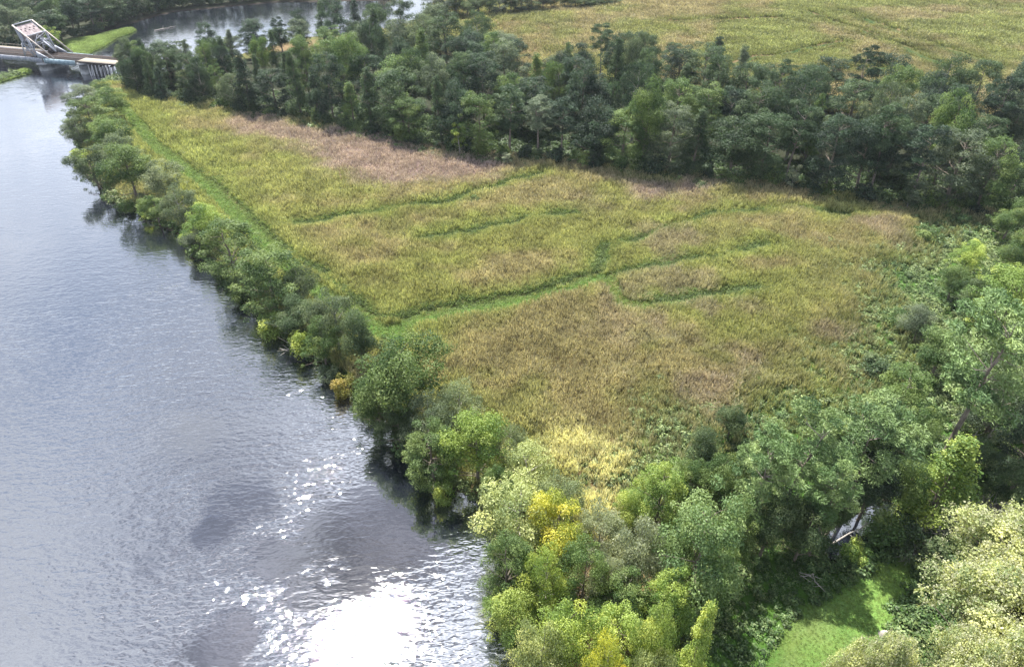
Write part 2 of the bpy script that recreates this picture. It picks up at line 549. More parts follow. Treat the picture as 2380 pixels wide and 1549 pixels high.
C = lerp(c_marsh[None], c_tan[None], sstep(0.4, 0.62, fb)) * 0.8
C = lerp(C, c_purple[None], sstep(-3, 2, np.maximum(sdf(P, PURPLE), sdf(P, PURPLE2)))[:, None])
C = lerp(C, (c_green * 0.8)[None], sstep(-8, 6, sdf(P, GREENR))[:, None])
C = lerp(C, c_forest[None], sstep(-3, 2, inforest)[:, None])
farwood = (1 - sstep(150, 190, dist_line(P, np.array([G(*p) for p in FARBANK])))) * (P[:, 1] > np.interp(P[:, 0], np.array([G(*p) for p in FARBANK])[::-1][:, 0], np.array([G(*p) for p in FARBANK])[::-1][:, 1]) - 3)
C = lerp(C, (c_forest * 1.2)[None], farwood[:, None])
C = lerp(C, c_green[None], (1 - sstep(1.2, 3.0, lev))[:, None])
C = lerp(C, c_lawn[None] * (0.45 + 1.0 * fbm(P, 4.5, 2, 4))[:, None] * np.column_stack([0.72 + 0.3 * fbm(P, 7, 9, 3), np.ones(len(P)), np.ones(len(P))]), sstep(-0.8, 0.8, lawn)[:, None])
straw = sstep(0.56, 0.68, fbm(P, 3.0, 31, 3)) * sstep(-0.5, 1.5, lawn)
C = lerp(C, np.array((0.26, 0.23, 0.14))[None], (straw * 0.10)[:, None])
C = lerp(C, (c_green * 0.25)[None], (1 - sstep(0.5, 1.3, ditch))[:, None])
C = lerp(C, (c_green * 0.35)[None], (1 - sstep(0.8, 2.2, fart))[:, None])
C = lerp(c_mud[None], C, sstep(0.3, 2.2, LD)[:, None])
isl = np.maximum(sdf(P, ISLET), sdf(P, ISLET2))
C = lerp(C, np.array((0.07, 0.16, 0.02))[None], sstep(-1.0, 0.5, isl)[:, None])
nx, ny = len(ax), len(ay)
idx = np.arange(nx * ny).reshape(ny, nx)
Q = np.stack([idx[:-1, :-1], idx[:-1, 1:], idx[1:, 1:], idx[1:, :-1]], -1).reshape(-1, 4)
me = mesh_np('ground', np.column_stack([P, Z]), Q, m_ground, smooth=True)
at = me.attributes.new('col', 'FLOAT_COLOR', 'POINT')
at.data.foreach_set('color', np.column_stack([C, np.ones(len(C))]).astype(np.float32).ravel())
tag(link('ground', me), kind='structure')
wme = mesh_np('water', [(-3500, -900, 0), (3500, -900, 0), (3500, 4500, 0), (-3500, 4500, 0)], [(0, 1, 2, 3)], m_water)
tag(link('water', wme), kind='structure')


def ground_z(x, y):
    i = np.clip(np.searchsorted(ax, x), 1, nx - 1)
    j = np.clip(np.searchsorted(ay, y), 1, ny - 1)
    zz = ZG.reshape(ny, nx)
    fx = (x - ax[i - 1]) / (ax[i] - ax[i - 1]); fy = (y - ay[j - 1]) / (ay[j] - ay[j - 1])
    return (zz[j - 1, i - 1] * (1 - fx) + zz[j - 1, i] * fx) * (1 - fy) + (zz[j, i - 1] * (1 - fx) + zz[j, i] * fx) * fy


# ------------------------------------------------------------------ small plants as instanced cover
rng = np.random.default_rng(7)


def set_corner(me, name, vals):
    at = me.attributes.new(name, 'FLOAT', 'POINT')
    at.data.foreach_set('value', np.asarray(vals, np.float32))


def tuft_mesh(name, n, h, spread, width, lean, seed, mat, plume=0.0, curl=0.5):
    r = np.random.default_rng(seed)
    V, Q, hh, v = [], [], [], []
    for i in range(n):
        a = r.uniform(0, 2 * math.pi); d = spread * math.sqrt(r.uniform())
        bx, by = d * math.cos(a), d * math.sin(a)
        la = r.uniform(0, 2 * math.pi); l = lean * r.uniform(0.2, 1.0)
        L = h * r.uniform(0.7, 1.1)
        wa = r.uniform(0, math.pi); wx, wy = math.cos(wa) * width / 2, math.sin(wa) * width / 2
        ts = (0, 0.5, 0.85, 1.0)
        ws = (0.7, 1.0, 0.75, 0.08)
        o = len(V)
        for tt, wk in zip(ts, ws):
            off = l * L * (tt ** (1 + curl * 2))
            zz = L * tt * (1 - 0.35 * curl * l * tt)
            if plume and tt == 0.85:
                wk = 0.75 + plume
            cxx = bx + math.cos(la) * off; cyy = by + math.sin(la) * off
            V += [(cxx - wx * wk, cyy - wy * wk, zz), (cxx + wx * wk, cyy + wy * wk, zz)]
            hh += [tt, tt]
        rv = r.uniform()
        for s in range(3):
            Q.append((o + 2 * s, o + 2 * s + 1, o + 2 * s + 3, o + 2 * s + 2)); v.append(rv)
    me = mesh_np(name, V, Q, mat, {'v': v, 'c': [r.uniform() * .8 for _ in v]})
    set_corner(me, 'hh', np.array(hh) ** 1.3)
    return me


def leaf_cloud(C, Nrm, L, W, r, droop=0.0):
    """rhombic leaves at centres C with normals Nrm"""
    n = len(C)
    rnd = r.normal(size=(n, 3))
    T = np.cross(Nrm, rnd); T /= np.linalg.norm(T, axis=1)[:, None] + 1e-9
    if droop:
        T = T * (1 - droop) + np.array((0, 0, -1.0)) * droop
        T /= np.linalg.norm(T, axis=1)[:, None]
    B = np.cross(Nrm, T); B /= np.linalg.norm(B, axis=1)[:, None] + 1e-9
    l = (L * r.uniform(0.6, 1.3, n))[:, None] / 2; ww = (W * r.uniform(0.7, 1.2, n))[:, None] / 2
    V = np.stack([C - T * l, C + B * ww, C + T * l, C - B * ww], 1).reshape(-1, 3)
    Q = np.arange(4 * n).reshape(n, 4)
    return V, Q


def mound_mesh(name, n, rad, h, L, W, seed, mat):
    r = np.random.default_rng(seed)
    d = r.normal(size=(n, 3)); d[:, 2] = np.abs(d[:, 2]); d /= np.linalg.norm(d, axis=1)[:, None]
    k = r.uniform(0.55, 1.05, n)[:, None]
    Cc = d * k * np.array((rad, rad, h))
    Nn = d + r.normal(size=(n, 3)) * 0.5 + (0, 0, 0.4)
    Nn /= np.linalg.norm(Nn, axis=1)[:, None]
    V, Q = leaf_cloud(Cc, Nn, L, W, r)
    me = mesh_np(name, V, Q, mat, {'v': r.uniform(size=n), 'c': r.uniform(size=n)})
    set_corner(me, 'hh', np.clip(V[:, 2] / h, 0, 1))
    return me


def src_collection(name, meshes):
    c = bpy.data.collections.new(name)
    for i, m in enumerate(meshes):
        o = bpy.data.objects.new('%s_piece' % name, m)
        c.objects.link(o)
    return c


def scatter(name, label_kind, P3, rot, sc, ta, tb, coll, nvar):
    """one ground-cover object that sets its plants with geometry nodes"""
    n = len(P3)
    me = bpy.data.meshes.new(name)
    me.vertices.add(n)
    me.vertices.foreach_set('co', np.asarray(P3, np.float32).ravel())
    for nm, arr, typ in (('rot', rot, 'FLOAT_VECTOR'), ('sc', sc, 'FLOAT_VECTOR'), ('ta', ta, 'FLOAT_VECTOR'), ('tb', tb, 'FLOAT_VECTOR')):
        a = me.attributes.new(nm, typ, 'POINT')
        a.data.foreach_set('vector', np.asarray(arr, np.float32).ravel())
    a = me.attributes.new('vi', 'INT', 'POINT')
    a.data.foreach_set('value', rng.integers(0, nvar, n).astype(np.int32))
    o = link(name, me)
    tag(o, kind='stuff')
    for k, v in label_kind.items():
        o[k] = v
    ng = bpy.data.node_groups.new(name + '_nodes', 'GeometryNodeTree')
    ng.interface.new_socket('Geometry', in_out='INPUT', socket_type='NodeSocketGeometry')
    ng.interface.new_socket('Geometry', in_out='OUTPUT', socket_type='NodeSocketGeometry')
    g = ng.nodes
    gi = g.new('NodeGroupInput'); go = g.new('NodeGroupOutput')
    ip = g.new('GeometryNodeInstanceOnPoints')
    ci = g.new('GeometryNodeCollectionInfo')
    ci.inputs['Collection'].default_value = coll
    ci.inputs['Separate Children'].default_value = True
    ci.inputs['Reset Children'].default_value = True
    ip.inputs['Pick Instance'].default_value = True

    def na(nm, dt):
        x = g.new('GeometryNodeInputNamedAttribute'); x.data_type = dt
        x.inputs['Name'].default_value = nm
        return x.outputs['Attribute']
    L = ng.links.new
    L(gi.outputs[0], ip.inputs['Points'])
    L(ci.outputs[0], ip.inputs['Instance'])
    L(na('vi', 'INT'), ip.inputs['Instance Index'])
    L(na('rot', 'FLOAT_VECTOR'), ip.inputs['Rotation'])
    L(na('sc', 'FLOAT_VECTOR'), ip.inputs['Scale'])
    L(ip.outputs[0], go.inputs[0])
    md = o.modifiers.new('plants', 'NODES')
    md.node_group = ng
    return o


def jitter_grid(x0, x1, y0, y1, s):
    X, Y = np.meshgrid(np.arange(x0, x1, s), np.arange(y0, y1, s))
    Pp = np.stack([X.ravel(), Y.ravel()], 1)
    return Pp + rng.uniform(-0.5, 0.5, Pp.shape) * s


def in_view(Pp, margin=14.0):
    """keep what lies over the pyramid seen from the drone, with a wide margin to the sides"""
    y = np.maximum(Pp[:, 1], 1)
    half = 0.66 * (y + 35) + margin
    return (np.abs(Pp[:, 0]) < half)


def facts(Pp):
    d = {}
    d['land'] = land_sdf(Pp)
    PW = wob(Pp)
    d['ditch'] = np.min([dist_line(PW, q) for q in DITCHES], 0) + 1.1 * sstep(0.56, 0.68, fbm(Pp, 14, 221, 3))
    d['lev'] = dist_line(Pp, LEVEE)
    d['lev2'] = np.minimum(dist_line(PW, LEVEE2), dist_line(PW, SIDE))
    d['forest'] = sdf(Pp, FOREST)
    d['lawn'] = np.maximum(sdf(Pp, LAWN), sdf(Pp, LAWN2))
    d['pur'] = np.maximum(sdf(Pp, PURPLE), sdf(Pp, PURPLE2))
    d['gr'] = sdf(Pp, GREENR) + (fbm(Pp, 18, 41, 4) - 0.5) * 34
    d['pale'] = sdf(Pp, SUNPATCH)
    d['track'] = np.min([dist_line(Pp, q) for q in FAR_TRACKS], 0)
    return d


def finish(Pp, hs, tilt, rs):
    n = len(Pp)
    z = ground_z(Pp[:, 0], Pp[:, 1]) - 0.05
    rot = np.column_stack([tilt[:, 0], tilt[:, 1], rs.uniform(0, 2 * math.pi, n)])
    return np.column_stack([Pp, z]), rot, hs


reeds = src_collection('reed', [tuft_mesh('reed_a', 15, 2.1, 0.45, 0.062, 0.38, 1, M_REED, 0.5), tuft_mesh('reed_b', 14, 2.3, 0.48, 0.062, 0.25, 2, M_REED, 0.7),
                                tuft_mesh('reed_c', 15, 1.9, 0.48, 0.062, 0.65, 3, M_REED, 0.2), tuft_mesh('reed_d', 13, 2.5, 0.40, 0.058, 0.2, 4, M_REED, 0.8)])
grasses = src_collection('grass', [tuft_mesh('grass_a', 16, 0.75, 0.45, 0.07, 1.1, 5, M_REED, 0, 0.9), tuft_mesh('grass_b', 16, 0.6, 0.45, 0.08, 1.3, 6, M_REED, 0, 0.9)])
mounds = src_collection('mound', [mound_mesh('mound_a', 80, 0.85, 1.0, 0.34, 0.22, 8, M_VINE), mound_mesh('mound_b', 75, 1.0, 0.75, 0.4, 0.24, 9, M_VINE),
                                  mound_mesh('mound_c', 65, 0.7, 1.3, 0.45, 0.14, 10, M_VINE)])
reeds_far = src_collection('reed_far', [tuft_mesh('reed_far_a', 14, 1.9, 0.8, 0.15, 0.5, 11, M_REED, 0.6), tuft_mesh('reed_far_b', 14, 1.7, 0.8, 0.16, 0.8, 12, M_REED, 0.3)])

c3 = lambda *a: np.array(a, float)[None]
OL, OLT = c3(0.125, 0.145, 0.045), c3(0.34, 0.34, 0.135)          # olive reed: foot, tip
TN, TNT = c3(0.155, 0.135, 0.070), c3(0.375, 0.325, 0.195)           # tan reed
YG, YGT = c3(0.12, 0.16, 0.038), c3(0.33, 0.35, 0.13)            # fresh yellow-green
PU, PUT = c3(0.19, 0.135, 0.125), c3(0.43, 0.335, 0.34)             # pinkish seeding reed
GN, GNT = c3(0.050, 0.085, 0.028), c3(0.15, 0.21, 0.075)
LG, LGT = c3(0.098, 0.145, 0.035), c3(0.205, 0.285, 0.080)
PL, SUNPLT = c3(0.24, 0.22, 0.10), c3(0.72, 0.68, 0.38)  # pale reed patch: sunlight through a cloud break put into the reed colour

# the marsh -----------------------------------------------------------
Pm = np.concatenate([jitter_grid(-170, 130, 55, 175, 0.55), jitter_grid(-220, 190, 175, 290, 0.75)])
Pm = Pm[in_view(Pm)]
d = facts(Pm)
n8 = fbm(Pm, 26, 51, 4); n3 = fbm(Pm, 5, 61, 3); nst = fbm(Pm @ np.array([[0.35, 0.2], [-0.1, 1.0]]), 9, 71, 3)
keep = (d['land'] > 2.2) & (d['forest'] < 1.5) & (d['lawn'] < -1) & (d['lev'] > 2.0 + n3) & (d['lev2'] > 1.7 + 1.5 * (n3 - .5)) & (d['ditch'] > 1.15 + 1.6 * (n3 - 0.4))
front = Pm[:, 1] < np.interp(Pm[:, 0], FOREST[:len(FOREST_F), 0], FOREST[:len(FOREST_F), 1]) + 2
keep &= front
pg = sstep(-9, 10, d['gr'])
keep &= ~((pg > 0.25) & (rng.uniform(size=len(Pm)) < pg * 0.80))
keep &= ~((Pm[:, 1] < 62) | ((d['gr'] > 14)))
Pm = Pm[keep]; d = {k: v[keep] for k, v in d.items()}; n8 = n8[keep]; n3 = n3[keep]; nst = nst[keep]; pg = pg[keep]


def L3(a, b, f):
    return a * (1 - f[:, None]) + b * f[:, None]


rowf = sstep(60, 120, Pm[:, 1])
tanf = 0.92 * sstep(0.44, 0.62, n8 + 0.28 * (nst - 0.5) + 0.03 * rowf)
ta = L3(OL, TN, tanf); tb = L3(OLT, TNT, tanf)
ygf = np.clip((1 - sstep(3, 16, np.minimum(d['lev'], d['ditch'] * 2.2))) * 0.9 + sstep(0.55, 0.7, fbm(Pm, 14, 81, 3)) * 0.5, 0, 1)
leftend = sstep(-60, -110, Pm[:, 0])
ygf = np.clip(ygf + 0.7 * leftend * (1 - sstep(0.5, 0.7, n8)), 0, 1)
ta = L3(ta, YG, ygf); tb = L3(tb, YGT, ygf)
pf = sstep(-7, 8, d['pur'] + (n3 - 0.5) * 14 + (nst - 0.5) * 10) * 0.9
ta = L3(ta, PU, pf); tb = L3(tb, PUT, pf)
rp = sstep(0.56, 0.68, fbm(Pm, 20, 91, 4)) * sstep(0, 40, Pm[:, 0]) * 0.45
ta = L3(ta, PU, rp); tb = L3(tb, PUT * 0.95, rp)
ta = L3(ta, GN, pg * 0.6); tb = L3(tb, (GNT + OLT) / 2, pg * 0.7)
sunf = sstep(-4, 4, d['pale'] + (n3 - 0.5) * 6)
ta = L3(ta, PL, sunf); tb = L3(tb, SUNPLT, sunf)
jit = rng.uniform(0.85, 1.15, (len(Pm), 1)) * (0.66 + 0.7 * fbm(Pm, 3.2, 95, 2))[:, None]
ta *= jit; tb *= jit * 1.14
hsz = (0.45 + 0.9 * n3) * (1 - 0.35 * pf) * (1 - 0.3 * (1 - sstep(1.0, 4, d['ditch'])))
sc = np.column_stack([hsz * 0.9 + 0.2] * 2 + [hsz])
sc[Pm[:, 1] > 175] *= np.array((1.35, 1.35, 1.05))
tl = np.column_stack([(fbm(Pm, 8, 101, 3) - 0.5) * 1.1, (fbm(Pm, 8, 111, 3) - 0.5) * 1.1]) + rng.normal(size=(len(Pm), 2)) * 0.10
# rotation is applied about z first, so a wind-lean field survives only through x/y tilt
P3, rot, sc = finish(Pm, sc, tl, rng)
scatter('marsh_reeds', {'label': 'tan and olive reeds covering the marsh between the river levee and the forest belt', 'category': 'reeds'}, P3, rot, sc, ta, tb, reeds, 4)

# low grass on the levee track, the ditches and the islets -------------
Pg = np.concatenate([jitter_grid(-190, 130, 55, 290, 0.55)])
dl = np.minimum(dist_line(Pg, LEVEE), np.minimum(dist_line(wob(Pg), LEVEE2), dist_line(wob(Pg), SIDE) + 1.2))
dd = np.min([dist_line(wob(Pg), q) for q in DITCHES], 0) + 1.1 * sstep(0.56, 0.68, fbm(Pg, 14, 221, 3))
kp = ((dl < 3.6) | (dd < 2.3)) & (sdf(Pg, FOREST) < 0) & (land_sdf(Pg) > 1.5)
Pg, dl, dd = Pg[kp], dl[kp], dd[kp]
isd = dl > 3.6 + 0 * dd
f = np.clip((dd - 0.3) / 1.2, 0, 1)
ta = np.where(isd[:, None], L3(GN * 0.8, LG * 0.9, f), LG * 1.1); tb = np.where(isd[:, None], L3(GNT * 0.9, LGT * 0.95, f), LGT * 1.15)
jit = rng.uniform(0.7, 1.3, (len(Pg), 1)); ta = ta * jit; tb = tb * jit
s = np.where(isd, 1.5, 0.8) * rng.uniform(0.8, 1.4, len(Pg))
P3, rot, sc = finish(Pg, np.column_stack([s * 0.9, s * 0.9, s]), rng.normal(size=(len(Pg), 2)) * 0.15, rng)
scatter('path_grass', {'label': 'lush green grass on the levee track and in the marsh ditches', 'category': 'grass'}, P3, rot, sc, ta, tb, grasses, 2)

Pl = jitter_grid(10, 75, 25, 80, 0.42)
Pl = Pl[(np.maximum(sdf(Pl, LAWN), sdf(Pl, LAWN2)) > -0.4)]
jit = rng.uniform(0.8, 1.2, (len(Pl), 1)) * (0.6 + 0.8 * fbm(Pl, 4, 17, 3))[:, None]
s = rng.uniform(0.22, 0.42, len(Pl))
P3, rot, sc = finish(Pl, np.column_stack([s * 1.3, s * 1.3, s]), rng.normal(size=(len(Pl), 2)) * 0.15, rng)
scatter('lawn_grass', {'label': 'short bright grass of the lawn between creek pool and cream-topped trees', 'category': 'grass'}, P3, rot, sc,
        c3(0.10, 0.15, 0.032) * jit, c3(0.20, 0.29, 0.065) * jit, grasses, 2)

Pi = jitter_grid(-240, -150, 270, 385, 0.6)
kp = (np.maximum(sdf(Pi, ISLET), sdf(Pi, ISLET2)) > -0.3)
Pi = Pi[kp]
jit = rng.uniform(0.8, 1.25, (len(Pi), 1)) * (0.7 + 0.7 * fbm(Pi, 5, 3, 3))[:, None]
s = rng.uniform(0.9, 1.5, len(Pi))
z = np.maximum(ground_z(Pi[:, 0], Pi[:, 1]), 0)
P3 = np.column_stack([Pi, z]); rot = np.column_stack([rng.normal(size=(len(Pi), 2)) * 0.1, rng.uniform(0, 6.28, len(Pi))])
scatter('islet_grass', {'label': 'bright green marsh grass on the two low islets beside the railway bridge', 'category': 'grass'}, P3, rot,
        np.column_stack([s, s, s]), (LG * 1.0) * jit, (LGT * 1.15) * jit, grasses, 2)

# leafy ground cover: right side of the marsh, river bank, forest foot ---
Pv = np.concatenate([jitter_grid(-170, 165, 30, 150, 0.95), jitter_grid(-220, 200, 150, 300, 1.25)])
Pv = Pv[in_view(Pv, 18)]
d = facts(Pv)
nv = fbm(Pv, 6, 121, 3); n14 = fbm(Pv, 16, 131, 4)
pg = sstep(-9, 10, d['gr'])
fdist = d['forest']
near_f = (fdist > -6) & (fdist < 6)
bank = (d['land'] > 0.2) & (d['land'] < 6.5) & (Pv[:, 1] < 300)
forest_in = (fdist > 0) & (fdist < 25)
front = Pv[:, 1] < np.interp(Pv[:, 0], FOREST[:len(FOREST_F), 0], FOREST[:len(FOREST_F), 1]) + 25
sel = (rng.uniform(size=len(Pv)) < pg * 0.85) | near_f | bank | forest_in
sel &= front & (d['land'] > 0.1) & (d['lawn'] < 0.4 + (nv - .5) * 3) & (d['lev'] > 2.2) & ((d['lev2'] > 2.0))
Pv = Pv[sel]; d = {k: v[sel] for k, v in d.items()}; nv = nv[sel]; n14 = n14[sel]; pg = pg[sel]
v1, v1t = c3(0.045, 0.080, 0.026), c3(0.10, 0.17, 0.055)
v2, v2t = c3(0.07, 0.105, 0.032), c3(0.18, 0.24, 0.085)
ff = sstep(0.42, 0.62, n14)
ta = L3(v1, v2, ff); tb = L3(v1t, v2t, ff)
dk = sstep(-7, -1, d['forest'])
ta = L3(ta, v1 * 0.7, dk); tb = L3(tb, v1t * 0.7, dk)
jit = rng.uniform(0.6, 1.4, (len(Pv), 1)); ta = ta * jit; tb = tb * jit
s = rng.uniform(0.6, 1.15, len(Pv)) * (0.6 + 0.9 * nv)
s = np.where(Pv[:, 1] > 150, s * 1.35, s)
P3, rot, sc = finish(Pv, np.column_stack([s * 1.1, s * 1.1, s]), rng.normal(size=(len(Pv), 2)) * 0.2, rng)
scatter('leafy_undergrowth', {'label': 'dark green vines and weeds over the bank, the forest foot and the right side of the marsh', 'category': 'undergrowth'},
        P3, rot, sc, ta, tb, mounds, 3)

# the second marsh beyond the forest belt ------------------------------
Pf = np.concatenate([jitter_grid(-70, 420, 215, 330, 1.05), jitter_grid(-80, 520, 330, 560, 1.5)])
Pf = Pf[in_view(Pf, 20)]
back = Pf[:, 1] > np.interp(Pf[:, 0], FOREST[len(FOREST_F):][::-1][:, 0], FOREST[len(FOREST_F):][::-1][:, 1]) - 4
ld = land_sdf(Pf)
tk = np.min([dist_line(wob(Pf, 14, 3), q) for q in FAR_TRACKS], 0) + 1.6 * sstep(0.5, 0.62, fbm(Pf, 16, 231, 3))
fbx = np.array([G(*p) for p in FARBANK])[::-1]
kp = back & (ld > 1) & (tk > 2.0) & (Pf[:, 1] < np.where(Pf[:, 0] < -78, np.interp(Pf[:, 0], fbx[:, 0], fbx[:, 1]) - 4, 1e4))
Pf = Pf[kp]; tk = tk[kp]
m8 = fbm(Pf, 40, 141, 4); m3 = fbm(Pf, 9, 151, 3)
leftf = 1 - sstep(20, 110, Pf[:, 0])
tf = np.clip(sstep(0.42, 0.6, m8 + 0.1 * leftf) + 0.25 * leftf, 0, 1)
ta = L3(YG * 0.95, TN * 1.1, tf); tb = L3(YGT * 0.9 + 0.02, TNT * 1.05, tf)
g2 = 1 - sstep(3, 18, tk + m3 * 6)
ta = L3(ta, YG * 0.8, g2); tb = L3(tb, YGT * 0.72, g2)
jit = rng.uniform(0.75, 1.25, (len(Pf), 1)) * (0.55 + 0.9 * fbm(Pf @ np.array([[0.45, 0.1], [0.1, 1.0]]), 6, 301, 3))[:, None]; ta = ta * jit; tb = tb * jit
s = (0.35 + 0.95 * m3) * np.where(Pf[:, 1] > 330, 1.3, 1.0)
tl = np.column_stack([(fbm(Pf, 10, 161, 3) - 0.5) * 1.4, (fbm(Pf, 10, 171, 3) - 0.5) * 1.4])
P3, rot, sc = finish(Pf, np.column_stack([s * 1.2, s * 1.2, s * 0.9]), tl, rng)
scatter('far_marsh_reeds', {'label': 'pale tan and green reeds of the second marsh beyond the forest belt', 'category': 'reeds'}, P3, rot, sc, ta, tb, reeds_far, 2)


# ------------------------------------------------------------------ trees
def unit(v):
    return v / (np.linalg.norm(v, axis=-1, keepdims=True) + 1e-9)


def make_tree(kind, seed, nleaf, L, W, mat=None):
    """returns (crown mesh, trunk mesh, extra mesh or None), all at real size"""
    r = np.random.default_rng(seed)
    cl = []                                     # clumps: x y z r
    if kind == 'round':
        Ht, R = 16.0, 5.6
        for i in range(46):
            u = unit(r.normal(size=3)); u[2] = u[2] * 0.9 + 0.15
            k = r.uniform(0.55, 1.0)
            rr = R * (0.85 + 0.3 * math.sin(3 * math.atan2(u[1], u[0]) + seed))
            cl.append((u[0] * rr * k, u[1] * rr * k, 9.2 + u[2] * 6.3 * k, r.uniform(0.8, 2.2)))
        for i in range(12):                    # stray boughs and a low skirt
            a = r.uniform(0, 6.283); k = r.uniform(0.8, 1.2)
            cl.append((math.cos(a) * R * k, math.sin(a) * R * k, r.uniform(1.8, 12.0), r.uniform(0.5, 1.0)))
        base = 3.0
    elif kind == 'tall':
        Ht, R = 20.0, 4.6
        for i in range(70):
            hz = r.uniform(0.12, 1.0)
            rad = R * (1 - max(0, (hz - 0.45) / 0.62) ** 2) ** 0.5 * (0.65 + 0.5 * min(1, hz / 0.35))
            a = r.uniform(0, 6.283); k = r.uniform(0.45, 1.0)
            cl.append((math.cos(a) * rad * k, math.sin(a) * rad * k, hz * 19.0, r.uniform(0.8, 1.6)))
        for i in range(10):
            a = r.uniform(0, 6.283); k = r.uniform(0.9, 1.25); hz = r.uniform(0.1, 0.75)
            cl.append((math.cos(a) * R * k, math.sin(a) * R * k, hz * 19.0, r.uniform(0.5, 0.9)))
        base = 2.0
    elif kind == 'cone':
        Ht, R = 19.0, 3.8
        for i in range(75):
            hz = r.uniform(0.1, 1.0) ** 0.9
            rad = R * (1.08 - hz) + 0.2
            a = r.uniform(0, 6.283); k = r.uniform(0.5, 1.0)
            cl.append((math.cos(a) * rad * k, math.sin(a) * rad * k, hz * 18.2, 0.55 + 0.9 * (1 - hz) + r.uniform(0, 0.3)))
        base = 1.5
    elif kind == 'pine':
        Ht, R = 24.0, 5.0
        for i in range(52):
            hz = r.uniform(0.45, 1.0)
            rad = R * (1 - abs(hz - 0.72) / 0.36) ** 0.5 if abs(hz - 0.72) < 0.34 else R * 0.3
            a = r.uniform(0, 6.283); k = r.uniform(0.35, 1.0)
            cl.append((math.cos(a) * rad * k, math.sin(a) * rad * k, hz * 23.2, r.uniform(0.7, 1.35)))
        base = 9.0
    elif kind == 'mossy':
        Ht, R = 15.0, 5.0
        for i in range(60):
            u = unit(r.normal(size=3)); k = r.uniform(0.5, 1.0)
            cl.append((u[0] * R * k, u[1] * R * k, 8.4 + u[2] * 5.8 * k, r.uniform(0.8, 1.6)))
        base = 2.5
    elif kind == 'flower':
        Ht, R = 16.0, 7.5
        for i in range(95):
            u = unit(r.normal(size=3)); u[2] = abs(u[2]) * 1.15 - 0.25; k = r.uniform(0.7, 1.0)
            rr = R * (0.85 + 0.25 * math.sin(4 * math.atan2(u[1], u[0]) + seed))
            cl.append((u[0] * rr * k, u[1] * rr * k, 8.5 + u[2] * 6.3 * k, r.uniform(0.9, 1.7)))
        base = 3.0
    elif kind == 'shrub':
        Ht, R = 4.0, 2.4
        for i in range(24):
            u = unit(r.normal(size=3)); k = r.uniform(0.4, 1.0)
            cl.append((u[0] * R * k, u[1] * R * k, 1.9 + u[2] * 1.8 * k, r.uniform(0.5, 1.0)))
        base = 0.5
    elif kind == 'sapling':
        Ht, R = 9.0, 1.9
        for i in range(26):
            hz = r.uniform(0.3, 1.0)
            a = r.uniform(0, 6.283); k = r.uniform(0.3, 1.0) * R * (1.1 - 0.7 * abs(hz - 0.6))
            cl.append((math.cos(a) * k, math.sin(a) * k, hz * 8.6, r.uniform(0.35, 0.75)))
        base = 2.0
    cl = np.array(cl)
    wgt = cl[:, 3] ** 2
    ci = r.choice(len(cl), nleaf, p=wgt / wgt.sum())
    u = unit(r.normal(size=(nleaf, 3)))
    u[:, 2] = np.where(r.uniform(size=nleaf) < 0.6, np.abs(u[:, 2]), u[:, 2])
    flat = 0.62 if kind in ('pine',) else 0.85
    rad = cl[ci, 3] * (0.55 + 0.55 * r.uniform(size=nleaf) ** 0.5)
    # uneven clump surface, with sprigs that stick out
    rad *= 1 + 0.22 * np.sin(u[:, 0] * 7 + ci) * np.cos(u[:, 1] * 6 + ci * 1.7) + 0.35 * (r.uniform(size=nleaf) > 0.93)
    Cc = cl[ci, :3] + u * rad[:, None] * np.array((1, 1, flat))
    Cc[:, 2] = np.maximum(Cc[:, 2], 0.2)
    Nn = unit(u * 0.9 + r.normal(size=(nleaf, 3)) * 0.55 + np.array((0, 0, 0.35)))
    droop = {'mossy': 0.45, 'pine': 0.0}.get(kind, 0.1)
    if kind == 'pine':
        Nn = unit(r.normal(size=(nleaf, 3)))
    V, Q = leaf_cloud(Cc, Nn, L, W, r, droop)
    cv = r.uniform(size=len(cl))
    crown = mesh_np('%s_crown' % kind, V, Q, mat or M_LEAF, {'v': r.uniform(size=nleaf), 'c': cv[ci]})
    # trunk and limbs
    parts = []
    top = Ht * 0.88
    lean = r.uniform(-0.8, 0.8, 2) * (2.0 if kind == 'pine' else 0.8)
    tz = np.linspace(-0.8, top, 7)
    tp = np.column_stack([lean[0] * (tz / top) ** 2 + 0.12 * np.sin(tz), lean[1] * (tz / top) ** 2, tz])
    r0 = {'pine': 0.27, 'shrub': 0.09, 'sapling': 0.10}.get(kind, 0.32)
    if kind == 'flower':
        r0 = 0.45
    parts.append(tube(tp, r0 * np.array((1.25, 1.0, 0.85, 0.7, 0.52, 0.32, 0.10)), 7))
    for j in r.choice(len(cl), min(len(cl), 26 if kind != 'shrub' else 9), replace=False):
        c = cl[j, :3]
        z0 = max(base * 0.8, min(c[2] - 0.45 * np.hypot(c[0], c[1]) - 0.5, top * 0.93))
        z0 = min(z0, c[2])
        x0 = np.interp(z0, tz, tp[:, 0]); y0 = np.interp(z0, tz, tp[:, 1])
        mid = np.array((x0 * 0.5 + c[0] * 0.5, y0 * 0.5 + c[1] * 0.5, z0 * 0.6 + c[2] * 0.4)) + r.normal(size=3) * 0.25
        rb = r0 * 0.34 * (1.1 - 0.6 * z0 / Ht)
        parts.append(tube([(x0, y0, z0), mid, c * (1.0, 1.0, 1.0)], (rb, rb * 0.65, rb * 0.25), 5))
    V, Q = merge(parts)
    trunk = mesh_np('%s_trunk' % kind, V, Q, {'pine': M_PINEBARK, 'mossy': M_PALEBARK, 'flower': M_BARK, 'sapling': M_PALEBARK}.get(kind, M_BARK), smooth=True)
    extra = None
